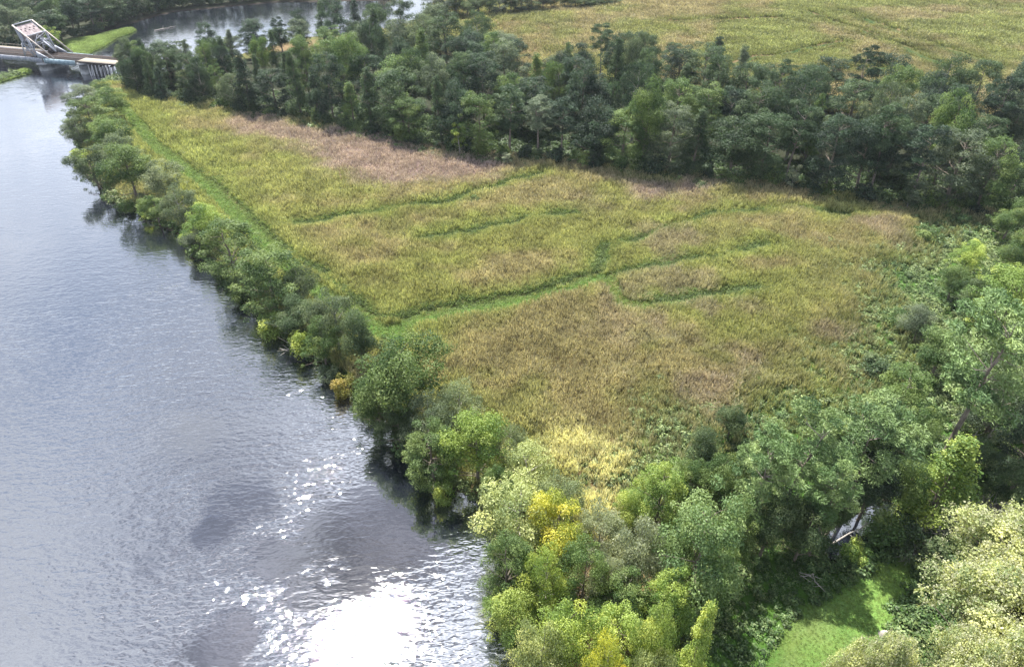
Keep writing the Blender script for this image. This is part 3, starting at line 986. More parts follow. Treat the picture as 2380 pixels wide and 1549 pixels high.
    if kind == 'mossy':
        n = int(nleaf * 0.30)
        ci = r.choice(len(cl), n); u = unit(r.normal(size=(n, 3)))
        Cc = cl[ci, :3] + u * (cl[ci, 3] * 1.0)[:, None] + np.array((0, 0, -0.35))
        Nn = unit(np.column_stack([u[:, :2] + 0.01, np.zeros(n)]))
        V, Q = leaf_cloud(Cc, Nn, L * 1.9, W * 0.55, r, 0.93)
        extra = mesh_np('hanging_moss', V, Q, M_MOSS)
    if kind == 'flower':
        n = int(nleaf * 0.5)
        ci = r.choice(len(cl), n); u = unit(r.normal(size=(n, 3))); u[:, 2] = np.where(r.uniform(size=n) < 0.75, np.abs(u[:, 2]), u[:, 2])
        # heads stand in bunches
        sp_ = np.repeat(u[:(n + 7) // 8], 8, 0)[:n]; cj = np.repeat(ci[:(n + 7) // 8], 8)[:n]
        Cc = cl[cj, :3] + sp_ * (cl[cj, 3] * 1.12)[:, None] + r.normal(size=(n, 3)) * 0.16
        V, Q = leaf_cloud(Cc, unit(sp_ + r.normal(size=(n, 3)) * 0.8), L * 0.8, W * 0.8, r)
        extra = mesh_np('sunlit_seed_heads', V, Q, M_SUNHEADS)
    return dict(kind=kind, crown=crown, trunk=trunk, extra=extra, H=float(V[:, 2].max()) if False else Ht, R=R)


LIB = {}
for lod, k in (('n', 1.0), ('f', 0.5)):
    def spec(kind, nl, L, W, seeds, mat=None):
        LIB[(kind, lod)] = [make_tree(kind, s_ + (0 if lod == 'n' else 50), int(nl * (1 if lod == 'n' else 0.42)), L * (1 if lod == 'n' else 1.5), W * (1 if lod == 'n' else 1.5), mat) for s_ in seeds]
    spec('round', 19000, 0.29, 0.20, (1, 2, 3))
    spec('tall', 19000, 0.29, 0.20, (4, 5, 6))
    spec('cone', 12000, 0.34, 0.20, (7, 8))
    spec('pine', 13000, 0.55, 0.12, (9, 10, 11), M_PINE)
    spec('mossy', 11000, 0.36, 0.16, (12, 13))
    spec('shrub', 2600, 0.30, 0.20, (14, 15))
    spec('sapling', 2400, 0.32, 0.2, (16, 17))
LIB[('flower', 'n')] = [make_tree('flower', s_, 26000, 0.29, 0.20) for s_ in (18, 19)]

NAMES = {'round': ('broadleaf_tree', 'tree'), 'tall': ('tall_broadleaf_tree', 'tree'), 'cone': ('narrow_tree', 'tree'), 'pine': ('pine_tree', 'pine tree'),
         'mossy': ('mossy_tree', 'tree'), 'flower': ('seeding_tree', 'tree'), 'shrub': ('shrub', 'shrub'), 'sapling': ('sapling', 'sapling')}
MOSSNAME = {'mossy': 'hanging_moss', 'flower': 'sunlit_seed_heads'}
rt = random.Random(5)


def place(kind, x, y, h, rad, color, label, group, lod='n', z=None):
    lib = LIB.get((kind, lod)) or LIB[(kind, 'n')]
    src = rt.choice(lib)
    nm, cat = NAMES[kind]
    if z is None:
        z = float(ground_z(np.array([x]), np.array([y]))[0])
    root = link(nm, None, None, (x, y, max(z, -0.4) - 0.1), (rt.uniform(-.04, .04), rt.uniform(-.04, .04), rt.uniform(0, 6.28)))
    root.empty_display_size = 0.5
    s = h / src['H']
    sr = rad / src['R']
    root.scale = (sr * rt.uniform(0.86, 1.18), sr * rt.uniform(0.86, 1.18), s)
    tag(root, label, cat, group)
    c = link('crown', src['crown'], root)
    k = rt.uniform(0.88, 1.12)
    c.color = (color[0] * k, color[1] * k, color[2] * k, 1)
    link('trunk', src['trunk'], root)
    if src['extra']:
        e = link(MOSSNAME[kind], src['extra'], root)
        e.color = (0.86, 0.84, 0.60, 1) if kind == 'flower' else (0.12 + color[0] * 1.0, 0.13 + color[1] * 0.95, 0.11 + color[2] * 0.9, 1)  # seed-head cream also carries the sunlit highlights of these crowns, painted in
    return root


# leaf colours; the cream one has overexposed sunlight put into it
DG = (0.070, 0.112, 0.046); MG = (0.105, 0.170, 0.048); BG = (0.18, 0.27, 0.050); GG = (0.115, 0.155, 0.090); YGc = (0.27, 0.36, 0.075)
YE = (0.42, 0.44, 0.05); PG = (0.21, 0.26, 0.14); SUNCR = (0.34, 0.39, 0.16); DK = (0.040, 0.068, 0.042); PN = (0.135, 0.215, 0.075); GY = (0.27, 0.31, 0.20)


def T(kind, x, yb, yt, wpx, color, label, group=None, lod='n'):
    gx, gy = G(x, yb, 0.4)
    h = height_at(x, yb, yt, 0.4)
    zd = gy * CP + (H - 8) * SP
    rad = wpx / 2.0 / (F / zd)
    place(kind, gx, gy, h, rad, color, label, group, lod)


# trees along the river bank, from the bridge end to the near corner
GB = 'trees along the river bank'
for a in (
    ('round', 205, 262, 198, 75, GG, 'grey-green tree at the river bend, first of the bank row after the bridge'),
    ('round', 246, 240, 186, 55, MG, 'small yellowish-green tree at the water just below the bridge end'),
    ('round', 272, 285, 205, 80, MG, 'green tree between the river bend and the top of the marsh'),
    ('tall', 228, 330, 225, 90, MG, 'fresh green tree over the outer river bend, taller than its neighbours'),
    ('mossy', 196, 345, 262, 62, GG, 'greyish tree leaning from the outermost river bank'),
    ('round', 270, 372, 270, 85, MG, 'green tree on the levee side of the outer bend'),
    ('round', 230, 435, 340, 105, DG, 'dark tree overhanging the water where its branch dips to the river'),
    ('round', 322, 468, 335, 125, MG, 'large rounded green tree on the bank beside the dipping branch'),
    ('mossy', 300, 400, 300, 80, GG, 'grey-green tree behind the large rounded bank tree'),
    ('round', 395, 480, 375, 90, PG, 'pale green tree on the bank, inland of the large rounded tree'),
    ('mossy', 432, 530, 432, 90, GG, 'silvery grey tree with bare twigs at the water'),
    ('round', 372, 520, 455, 70, MG, 'low green tree at the waterline left of the silvery grey one'),
    ('round', 495, 580, 475, 105, BG, 'bright green tree where the levee track first shows behind it'),
    ('tall', 560, 665, 515, 125, MG, 'big dark-sided green tree halfway down the bank'),
    ('round', 468, 590, 530, 75, GG, 'low olive tree at the water left of the big halfway tree'),
    ('tall', 645, 730, 575, 120, MG, 'full green tree with a domed crown beside the straight levee track'),
    ('mossy', 705, 725, 615, 85, GG, 'grey twiggy tree behind the domed levee tree'),
    ('round', 600, 700, 630, 70, DG, 'small dark tree at the water under the domed levee tree'),
    ('round', 690, 790, 700, 90, DG, 'low dark green tree on the bank below the domed levee tree'),
    ('mossy', 790, 820, 670, 115, GG, 'dark tree with a pale twiggy top at the end of the levee track'),
    ('round', 845, 860, 730, 95, DG, 'dark rounded tree where the levee track meets the cross track'),
    ('round', 760, 850, 750, 95, MG, 'green tree at the water beside the pale-topped one'),
    ('round', 955, 980, 785, 180, MG, 'largest tree of the bank, with a wide light green crown'),
    ('round', 885, 985, 850, 110, MG, 'green tree at the water left of the largest bank tree'),
    ('mossy', 1070, 1010, 890, 115, PG, 'pale green tree on the marsh edge right of the largest bank tree'),
    ('mossy', 1000, 1050, 915, 120, GG, 'grey-green tree in front of the largest bank tree'),
    ('round', 930, 1030, 950, 90, DG, 'low dark tree hanging over the river below the largest bank tree'),
    ('tall', 1010, 1120, 980, 105, MG, 'narrow green tree with bare stems over the dark water'),
    ('round', 1112, 1125, 965, 140, BG, 'bright sunlit green tree with a rounded crown over the dark cove'),
    ('mossy', 1185, 1090, 985, 85, PG, 'small pale tree on the marsh edge above the bright sunlit one'),
    ('mossy', 1215, 1150, 1040, 130, SUNCR, 'pale cream-green tree on the marsh edge beside the cove'),
    ('round', 1160, 1190, 1085, 85, MG, 'green tree between the bright sunlit tree and the pale ones'),
):
    T(*a, GB)
GC = 'trees of the near river corner'
for a in (
    ('mossy', 1200, 1290, 1120, 170, SUNCR, 'large pale cream tree leaning over the dark cove'),
    ('mossy', 1300, 1230, 1100, 110, PG, 'pale green tree against the bright end of the marsh'),
    ('round', 1292, 1330, 1165, 128, YE, 'vivid yellow tree among the pale ones'),
    ('tall', 1180, 1400, 1250, 120, MG, 'green tree at the waterline under the large pale cream tree'),
    ('mossy', 1385, 1330, 1180, 115, GY, 'silver-grey tree right of the vivid yellow one'),
    ('mossy', 1470, 1390, 1200, 130, GY, 'tall silver-grey tree with pale hanging twigs'),
    ('round', 1460, 1240, 1140, 80, YGc, 'small yellow-green tree at the tip of the pale reeds'),
    ('tall', 1590, 1420, 1140, 180, PN, 'tall light green tree, the largest of the corner group'),
    ('tall', 1520, 1230, 1068, 110, BG, 'dense bright green tree right of the pale reeds'),
    ('round', 1580, 1200, 1085, 100, MG, 'olive tree behind the dense bright green one'),
    ('round', 1195, 1500, 1370, 115, YGc, 'yellow-green tree at the water near the picture foot'),
    ('mossy', 1265, 1440, 1270, 110, YGc, 'upright yellow-green tree below the vivid yellow one'),
    ('tall', 1345, 1440, 1260, 115, MG, 'leafy green tree below the silver-grey tree'),
    ('mossy', 1405, 1440, 1290, 90, GY, 'grey twiggy tree in the middle of the corner group'),
    ('tall', 1440, 1470, 1330, 100, MG, 'green tree in the middle of the corner group'),
    ('tall', 1530, 1500, 1340, 110, BG, 'fresh green tree left of the dark shaded ground'),
    ('tall', 1640, 1400, 1245, 105, MG, 'green tree at the edge of the shaded ground'),
    ('mossy', 1250, 1640, 1430, 130, SUNCR, 'pale cream-green tree at the foot of the picture by the water'),
    ('round', 1320, 1600, 1400, 140, YGc, 'broad yellow-green tree at the picture foot'),
    ('tall', 1420, 1600, 1425, 120, YGc, 'yellow-green tree at the picture foot, second from the broad one'),
    ('mossy', 1390, 1700, 1490, 110, YE, 'golden yellow tree at the very foot of the picture'),
    ('round', 1490, 1640, 1400, 110, YGc, 'bright lime tree at the foot beside the narrow one'),
    ('cone', 1575, 1640, 1395, 85, YGc, 'narrow lime-green tree standing over the shaded ground'),
    ('mossy', 1480, 1720, 1500, 120, SUNCR, 'pale greyish tree at the foot under the lime ones'),
    ('round', 1160, 1430, 1370, 70, BG, 'low bright bush-like tree reaching over the glittering water'),
    ('round', 1560, 1330, 1240, 90, MG, 'small green tree under the tallest corner tree'),
):
    T(*a, GC)
GR = 'trees between the marsh and the lawn'
for a in (
    ('pine', 1805, 1215, 935, 165, PN, 'tall feathery pine at the edge of the marsh, left one of the pair'),
    ('pine', 1960, 1200, 930, 185, PN, 'tall feathery pine with a round head, right one of the pair'),
    ('pine', 1735, 1260, 1015, 150, PN, 'pine in front of the left feathery one'),
    ('pine', 1880, 1290, 1055, 130, PN, 'dark dense pine between the pair of feathery pines'),
    ('round', 1845, 1305, 1175, 130, DG, 'dark rounded tree at the edge of the shaded ground'),
    ('round', 1765, 1295, 1150, 125, DG, 'dark green tree left of the rounded shaded one'),
    ('round', 1690, 1330, 1175, 120, MG, 'green tree between the corner group and the pines'),
    ('round', 1995, 1205, 1035, 120, DK, 'dark brownish tree behind the creek pool'),
    ('round', 1905, 1262, 1130, 95, DG, 'dark tree directly left of the creek pool'),
    ('round', 1620, 1115, 1005, 95, DG, 'olive tree in the reeds left of the pines'),
    ('round', 1690, 1020, 945, 70, DG, 'small dark tree standing alone in the reeds'),
    ('round', 1660, 1190, 1060, 105, MG, 'green tree behind the pines at the reed edge'),
    ('pine', 2185, 1075, 690, 235, PN, 'very tall pine with a bare leaning trunk near the right edge'),
    ('cone', 2155, 1200, 1010, 150, BG, 'bright lime-green drooping tree near the brush pile'),
    ('round', 2100, 1070, 950, 110, MG, 'green tree left of the tall leaning pine'),
    ('round', 2080, 1190, 1060, 110, MG, 'green tree behind the creek pool, left of the lime-green one'),
    ('tall', 2060, 1020, 860, 110, MG, 'soft green tree at the marsh edge, left of the tall pine'),
    ('tall', 2290, 1010, 850, 130, GG, 'grey-green tree right of the tall leaning pine'),
    ('tall', 2340, 930, 740, 130, DG, 'dark green tree at the right edge behind the tall pine'),
    ('round', 2240, 1150, 1040, 110, DG, 'dark tree below the tall pine'),
    ('tall', 2345, 1120, 940, 120, DK, 'very dark tree at the right edge beside the bare trunks'),
    ('round', 2310, 1190, 1080, 110, DG, 'dark green tree behind the brush pile'),
    ('round', 2160, 880, 770, 110, MG, 'soft green tree at the right side of the marsh'),
    ('round', 2120, 800, 720, 90, GG, 'low grey-green tree at the right side of the marsh'),
    ('tall', 2310, 780, 630, 120, BG, 'fresh green tree above the tall pine at the right edge'),
    ('round', 2340, 650, 545, 100, MG, 'green tree at the right edge level with the brown reeds'),
    ('round', 2235, 640, 560, 80, YGc, 'yellow-green bushy tree at the right edge of the marsh'),
    ('round', 2260, 740, 650, 80, DG, 'dark tree in the vines near the right edge'),
    ('round', 2200, 700, 620, 70, MG, 'small green tree in the vines left of the dark one'),
    ('round', 2330, 560, 470, 90, MG, 'green tree at the right edge in front of the forest belt'),
    ('round', 2400, 880, 700, 140, DG, 'dark green tree just past the right edge'),
    ('round', 2440, 1050, 850, 160, DG, 'dark tree outside the right edge beside the pine'),
):
    T(*a, GR)
GF = 'seeding trees painted sun-pale beside the lawn'
for a in (
    ('flower', 2285, 1440, 1215, 310, SUNCR, 'large cream-topped tree below the brush pile'),
    ('flower', 2225, 1580, 1335, 300, SUNCR, 'widest cream-topped tree, its crown over the lawn edge'),
    ('flower', 2360, 1560, 1300, 300, SUNCR, 'cream-topped tree at the right edge beside the small lawn patch'),
    ('flower', 1975, 1680, 1465, 180, SUNCR, 'smaller cream-topped tree at the foot, left of the stump'),
    ('flower', 2170, 1740, 1490, 240, SUNCR, 'cream-topped tree at the foot below the stump'),
    ('flower', 2330, 1760, 1470, 300, SUNCR, 'cream-topped tree in the bottom right corner'),
):
    T(*a, GF)
GS = 'shrubs on banks and marsh edges'
for a in (
    ('shrub', 348, 505, 475, 50, YGc, 'yellowish shrub at the waterline below the large rounded tree'),
    ('shrub', 295, 492, 462, 40, MG, 'green shrub at the waterline left of the yellowish one'),
    ('shrub', 565, 700, 665, 50, MG, 'green shrub at the waterline halfway down the bank'),
    ('shrub', 640, 775, 725, 70, YGc, 'yellow-green shrub at the waterline below the domed levee tree'),
    ('shrub', 715, 825, 765, 60, YGc, 'yellow-green shrub next to the dark cut in the bank'),
    ('shrub', 808, 912, 868, 62, (0.26, 0.24, 0.05), 'round straw-yellow shrub on a spit in the river'),
    ('shrub', 1035, 1158, 1112, 48, YGc, 'round olive shrub on the bank of the dark cove'),
    ('shrub', 760, 880, 845, 50, GG, 'grey-green shrub at the waterline before the spit'),
    ('shrub', 450, 570, 535, 50, YGc, 'olive shrub at the waterline below the bright green tree'),
    ('shrub', 520, 650, 620, 45, DG, 'dark shrub at the waterline below the bright green tree'),
    ('shrub', 860, 965, 925, 60, DG, 'dark shrub at the waterline left of the largest bank tree'),
    ('shrub', 185, 372, 345, 40, YGc, 'yellow shrub low on the outermost river bend'),
    ('shrub', 1980, 1300, 1265, 70, BG, 'bright green shrub at the top of the lawn'),
    ('shrub', 1635, 438, 420, 45, DG, 'dark shrub in the reeds near the forest foot'),
    ('shrub', 1100, 470, 455, 30, MG, 'small shrub beside the upper marsh ditch'),
    ('shrub', 1945, 1010, 975, 60, MG, 'shrub in the reeds above the feathery pines'),
    ('shrub', 2040, 870, 835, 80, DG, 'dark shrub in the vines at the right of the marsh'),
    ('shrub', 2080, 760, 725, 70, MG, 'green shrub in the vines at the right of the marsh'),
    ('shrub', 2150, 560, 530, 60, MG, 'green shrub in the vines below the forest corner'),
    ('shrub', 2120, 1290, 1245, 120, DG, 'dark shrub at the creek end beside the brush pile'),
    ('shrub', 2060, 1260, 1215, 120, MG, 'broad leafy shrub between the creek pool and the lawn'),
    ('shrub', 1590, 1130, 1090, 70, MG, 'shrub at the reed edge between the corner group and pines'),
    ('shrub', 1740, 1110, 1070, 80, DG, 'dark shrub in front of the left feathery pine'),
):
    T(*a, GS)
for a in (
    ('sapling', 1068, 366, 280, 36, BG, 'slender bright sapling in front of the forest belt by the pink reeds'),
    ('sapling', 1835, 445, 385, 30, GY, 'pale slender sapling before the dark forest foot'),
    ('sapling', 2105, 490, 410, 50, GG, 'grey-green sapling at the forest foot near the right corner'),
    ('sapling', 1180, 385, 355, 22, GY, 'short pale sapling beside the pink reeds'),
):
    T(*a, 'saplings at the forest foot')

# the forest belt: rows from the marsh edge to the far marsh ------------
FF = np.array([G(*p) for p in FOREST_F]); FB = np.array([G(*p) for p in FOREST_B])


def along(line, t):
    seg = np.hypot(*np.diff(line, axis=0).T)
    s = np.concatenate([[0], np.cumsum(seg)]) / seg.sum()
    return np.array((np.interp(t, s, line[:, 0]), np.interp(t, s, line[:, 1])))


LOOK = {('round', 0): 'dark rounded', ('round', 1): 'green rounded', ('round', 2): 'bright green rounded', ('round', 3): 'grey-green rounded',
        ('tall', 0): 'dark tall', ('tall', 1): 'green tall', ('tall', 2): 'bright green tall', ('tall', 3): 'grey-green tall',
        ('cone', 0): 'dark narrow', ('cone', 1): 'green narrow', ('cone', 2): 'bright green narrow', ('cone', 3): 'grey-green narrow',
        ('pine', 0): 'dark', ('pine', 1): 'green', ('pine', 2): 'fresh green', ('pine', 3): 'grey-green',
        ('mossy', 0): 'dark mossy', ('mossy', 1): 'green mossy', ('mossy', 2): 'light mossy', ('mossy', 3): 'silvery mossy'}
CS = ((0.036, 0.068, 0.042), (0.054, 0.096, 0.044), (0.095, 0.160, 0.046), (0.105, 0.145, 0.088))
ROWN = ['front', 'second', 'third', 'fourth', 'back']
rt.seed(11)
nrow = 5
for rr in range(nrow):
    tt = rr / (nrow - 1.0)
    sp_ = (8.0, 9.5, 10.5, 11.5, 11.5)[rr] * (0.8 if False else 1.0)
    mid = FF * 0  # length of this row
    Lr = sum(np.hypot(*(along(FF, (k + 1) / 40) * (1 - tt) + along(FB, (k + 1) / 40) * tt - along(FF, k / 40) * (1 - tt) - along(FB, k / 40) * tt)) for k in range(40))
    cnt = int(Lr / sp_)
    for i in range(cnt):
        u = (i + 0.5 + rt.uniform(-0.3, 0.3)) / cnt
        p_ = along(FF, u) * (1 - tt) + along(FB, u) * tt
        x = p_[0] + rt.uniform(-1.5, 1.5); y = p_[1] + rt.uniform(-2.5, 2.5) + (2.0 if rr == 0 else 0)
        q = rt.random()
        kind = 'round' if q < 0.17 else 'tall' if q < 0.66 else 'cone' if q < 0.78 else 'pine' if q < 0.88 else 'mossy'
        if u < 0.22: kind = rt.choice(('cone', 'tall', 'tall', 'pine', 'mossy', 'cone'))
        ci = rt.choices((0, 1, 2, 3), (0.36, 0.36, 0.12, 0.16))[0]
        h = rt.uniform(17, 25) * (0.80 if u < 0.16 else 0.85 if u < 0.24 else 1.0)
        if rr == 0: h = rt.uniform(15, 24) * (0.85 if u < 0.2 else 1.0)
        if rr >= 3 and rt.random() < 0.3: h *= 0.78
        if rr == nrow - 1 and 0.32 < u < 0.9 and rt.random() < 0.30: continue
        rad = {'round': rt.uniform(5.6, 7.8), 'tall': rt.uniform(5.0, 7.2), 'cone': rt.uniform(3.8, 4.8), 'pine': rt.uniform(4.8, 6.4), 'mossy': rt.uniform(5.6, 7.4)}[kind] * (0.72 if u < 0.2 else 1.0)
        h *= 1.0 + 0.14 * min(1, max(0, (u - 0.5) * 5))
        noun = 'pine' if kind == 'pine' else 'tree'
        lab = '%s %s, %s from the bridge in the %s row of the forest belt' % (LOOK[(kind, ci)], noun, ordinal(i + 1), ROWN[rr])
        place(kind, x, y, h, rad, CS[ci], lab, 'trees of the forest belt', 'n')
# understory along the forest foot
Lr = np.hypot(*np.diff(FF, axis=0).T).sum()
cnt = int(Lr / 6.0)
for i in range(cnt):
    p_ = along(FF, (i + rt.uniform(0.2, 0.8)) / cnt)
    place('shrub', p_[0], p_[1] - rt.uniform(0, 1.5), rt.uniform(3.0, 6.5), rt.uniform(2.4, 3.4), rt.choice((DK, DG, DG, MG)),
          'dark leafy shrub, %s from the bridge along the forest foot' % ordinal(i + 1), 'shrubs along the forest foot', 'f')

# far bank woods -------------------------------------------------------
FL = [np.array([G(*p) for p in q]) for q in (
    [(-90, 122), (30, 112), (100, 106), (160, 94), (230, 72), (290, 50), (400, 20), (640, -2), (900, -8)],
    [(-90, 100), (30, 92), (100, 84), (160, 74), (230, 54), (300, 32), (400, 4), (640, -14), (890, -22)],
    [(-90, 54), (30, 46), (100, 36), (160, 28), (230, 12)], [(-90, 30), (30, 22), (120, 10)],
    [(-90, 76), (30, 70), (100, 62), (160, 52), (230, 34), (300, 14)])]
for rr, line in enumerate(FL):
    Lr = np.hypot(*np.diff(line, axis=0).T).sum()
    cnt = int(Lr / 8.0)
    for i in range(cnt):
        p_ = along(line, (i + rt.uniform(0.25, 0.75)) / cnt)
        kind = rt.choice(('round', 'tall', 'tall', 'mossy', 'pine', 'round'))
        ci = rt.choice((0, 0, 1, 1, 3))
        place(kind, p_[0] + rt.uniform(-1, 1), p_[1] + rt.uniform(-1, 2), rt.uniform(13, 18), rt.uniform(4.8, 6.6), CS[ci],
              '%s %s, %s from the left in the %s row across the river' % (LOOK[(kind, ci)], 'pine' if kind == 'pine' else 'tree', ordinal(i + 1), ROWN[rr]),
              'trees across the river', 'f')
Lr = np.hypot(*np.diff(FL[0], axis=0).T).sum()
for i in range(int(Lr / 6.5)):
    p_ = along(FL[0], (i + rt.uniform(0.25, 0.75)) / int(Lr / 6.5))
    place('shrub', p_[0], p_[1] - 3.0, rt.uniform(3.5, 6.5), rt.uniform(2.8, 3.8), rt.choice((DK, DG)),
          'dark shrub, %s from the left on the bank across the river' % ordinal(i + 1), 'shrubs across the river', 'f')
for i in range(17):
    x_ = 1012 + i * 25
    g = G(x_, 45 - i * 1.9 + rt.uniform(-2, 2))
    place(rt.choice(('round', 'tall')), g[0], g[1], rt.uniform(9, 15) * (1.0 - 0.03 * i), rt.uniform(4.5, 6.5), rt.choice((DK, DG, DG)),
          'dark tree, %s from the left along the far edge of the second marsh' % ordinal(i + 1), 'trees at the far edge of the second marsh', 'f')
T('tall', 128, 108, 55, 40, BG, 'bright yellow-green tree across the river behind the bridge', 'trees across the river', 'f')

# dead trunks, fallen wood ----------------------------------------------


def branchy(r, p0, p1, rad, nb, blen, ns=6, wob=0.3):
    p0 = np.array(p0, float); p1 = np.array(p1, float)
    ts = np.linspace(0, 1, 6)
    pts = p0 + (p1 - p0) * ts[:, None] + r.normal(size=(6, 3)) * wob * 0.3
    pts[0] = p0
    parts = [tube(pts, rad * (1 - 0.85 * ts), ns)]
    for k in range(nb):
        tt = r.uniform(0.3, 0.95)
        b = p0 + (p1 - p0) * tt
        dv = unit(r.normal(size=3) * 0.8 + unit(p1 - p0) * 0.9 + np.array((0, 0, 0.25)))
        l = blen * r.uniform(0.5, 1.0) * (1.1 - 0.5 * tt)
        q = [b, b + dv * l * 0.5 + r.normal(size=3) * 0.08, b + dv * l + np.array((0, 0, 0.1 * l))]
        rb = rad * (1 - 0.8 * tt) * 0.6
        parts.append(tube(q, (rb, rb * 0.7, rb * 0.2), 5))
    return merge(parts)


rd = np.random.default_rng(77)
for (x, yb, yt, dx, lab) in ((2255, 1030, 975, 0.6, 'bare white dead trunk, left one of two beside the tall pine'),
                             (2275, 1040, 965, 1.6, 'bare white dead trunk leaning right, near the tall pine')):
    gx, gy = G(x, yb, 0.4); h = height_at(x, yb, yt, 0.4)
    V, Q = branchy(rd, (0, 0, -0.5), (dx, 0.2, h), 0.16, 6, 2.2)
    tag(link('dead_tree', mesh_np('dead_tree', V, Q, M_PALEBARK, smooth=True), None, (gx, gy, 0.3)), lab, 'dead tree', 'bare dead trunks by the tall pine')
a = G(1935, 1262, 0.8); b = G(2035, 1205, 2.2)
V, Q = branchy(rd, (0, 0, 0), (b[0] - a[0], b[1] - a[1], 1.5), 0.17, 7, 1.6)
tag(link('fallen_branch', mesh_np('fallen_branch', V, Q, M_PALEBARK, smooth=True), None, (a[0], a[1], 0.7)), 'long pale fallen branch across the dark creek pool', 'branch')
a = G(1965, 1278, 0.3); b = G(1990, 1240, 0.8)
V, Q = branchy(rd, (0, 0, 0), (b[0] - a[0], b[1] - a[1], 0.5), 0.08, 4, 0.9)
tag(link('dead_twig', mesh_np('dead_twig', V, Q, M_PALEBARK, smooth=True), None, (a[0], a[1], 0.2)), 'short pale forked twig in the creek pool', 'branch')
for (x1, y1, x2, y2, rad, lab) in ((2120, 1222, 2175, 1200, 0.34, 'thick split log at the left end of the brush pile'),
                                   (2135, 1235, 2200, 1225, 0.26, 'fallen log lying below the split one'),
                                   (2215, 1205, 2300, 1180, 0.22, 'long fallen log along the top of the brush pile'),
                                   (2260, 1225, 2345, 1205, 0.30, 'thick fallen log at the right edge of the brush pile')):
    a = G(x1, y1, 0.9); b = G(x2, y2, 0.9)
    V, Q = branchy(rd, (0, 0, 0), (b[0] - a[0], b[1] - a[1], rd.uniform(0, 0.8)), rad, 8, 2.0, 7)
    tag(link('fallen_log', mesh_np('fallen_log', V, Q, M_PALEBARK, smooth=True), None, (a[0], a[1], 0.75)), lab, 'log', 'fallen logs by the lawn')


def brush(x0, x1, y, n, seed, lab, dy=26, l=2.4):
    r = np.random.default_rng(seed)
    c = G((x0 + x1) / 2, y, 0.5)
    parts = []
    for k in range(n):
        g = G(r.uniform(x0, x1), y + r.uniform(-dy, dy), 0.5)
        d_ = unit(r.normal(size=3) * (1, 1, 0.35))
        ll = l * r.uniform(0.4, 1.2)
        p0 = np.array((g[0] - c[0], g[1] - c[1], r.uniform(0.0, 1.3)))
        parts.append(tube([p0, p0 + d_ * ll * 0.5 + r.normal(size=3) * 0.15, p0 + d_ * ll + (0, 0, 0.15)], (0.07, 0.05, 0.02), 5))
    V, Q = merge(parts)
    tag(link('brush_pile', mesh_np('brush_pile', V, Q, M_PALEBARK, smooth=True), None, (c[0], c[1], 0.5)), lab, 'brush pile', 'heaps of dead branches')


brush(2200, 2380, 1200, 420, 3, 'long heap of grey dead branches behind the cream-topped trees')
brush(2110, 2180, 1225, 150, 4, 'smaller heap of dead branches between creek and cream-topped trees')
brush(2095, 2150, 1290, 90, 5, 'low tangle of bleached twigs at the lawn end', 16)
brush(670, 715, 815, 26, 6, 'few pale driftwood sticks in the dark cut of the bank', 10, 3.0)
brush(1880, 1890, 1350, 14, 7, 'thin scatter of sticks in the shaded ground', 12, 2.0)

# stump on the lawn
gx, gy = G(2055, 1480, 0.4)
r = np.random.default_rng(9)
ring = []
for z_, ra in ((-0.2, 0.95), (0.15, 0.75), (0.5, 0.6), (0.8, 0.55), (0.82, 0.12)):
    for k in range(14):
        an = k / 14 * 6.283
        rr_ = ra * (1 + 0.18 * math.sin(an * 3 + 1) + r.uniform(-0.05, 0.05))
        ring.append((rr_ * math.cos(an), rr_ * math.sin(an), z_ + 0.08 * math.sin(an * 2)))
Q = [(i * 14 + k, i * 14 + (k + 1) % 14, (i + 1) * 14 + (k + 1) % 14, (i + 1) * 14 + k) for i in range(4) for k in range(14)]
tag(link('tree_stump', mesh_np('tree_stump', ring, Q, M_PALEBARK, smooth=True), None, (gx, gy, 0.45)), 'cut grey tree stump on the lawn edge', 'stump')
# dipping branch and snags in the river
a = G(205, 420, 1.0); b = G(250, 448, 0.3)
V, Q = branchy(rd, (0, 0, 3.0), (b[0] - a[0], b[1] - a[1], -0.6), 0.22, 6, 2.0)
tag(link('dipping_branch', mesh_np('dipping_branch', V, Q, M_BARK, smooth=True), None, (a[0], a[1], 0.3)), 'curved branch dipping into the river under the dark overhanging tree', 'branch')
for (x, y, s_, lab) in ((154, 182, 1.6, 'dark snag sticking out of the river near the bridge piles'), (166, 349, 1.0, 'small dark snag off the outer river bend')):
    g = G(x, y)
    V, Q = branchy(rd, (0, 0, -0.5), (s_ * 1.2, 0.3, s_), 0.14, 6, s_ * 1.3)
    tag(link('river_snag', mesh_np('river_snag', V, Q, M_DARK, smooth=True), None, (g[0], g[1], 0)), lab, 'snag', 'snags in the river')
a = G(359, 72); b = G(410, 62)
V, Q = branchy(rd, (0, 0, 0.05), (b[0] - a[0], b[1] - a[1], 0.2), 0.3, 5, 2.5)
tag(link('floating_log', mesh_np('floating_log', V, Q, M_PALEBARK, smooth=True), None, (a[0], a[1], 0.05)), 'long pale log lying in the river beyond the forest tip', 'log')

# ------------------------------------------------------------------ the railway bascule bridge
DZ = 5.0
B0 = Vector((-180.6, 301.3, 0.0))
root = link('railway_bridge', None, None, B0, (0, 0, math.atan2(-0.26, 0.966)))
tag(root, 'old single-leaf railway drawbridge with raised counterweight crossing the river at upper left', 'bridge')
WD = 10.2


def part(name, geo_, mat, parent=root, smooth=False, label=None):
    V, Q = geo_ if isinstance(geo_, tuple) else merge(geo_)
    o = link(name, mesh_np(name, V, Q, mat, smooth=smooth), parent)
    if label: o['label'] = label
    return o


def g_(u, v, h):
    return (u, v, DZ + h)


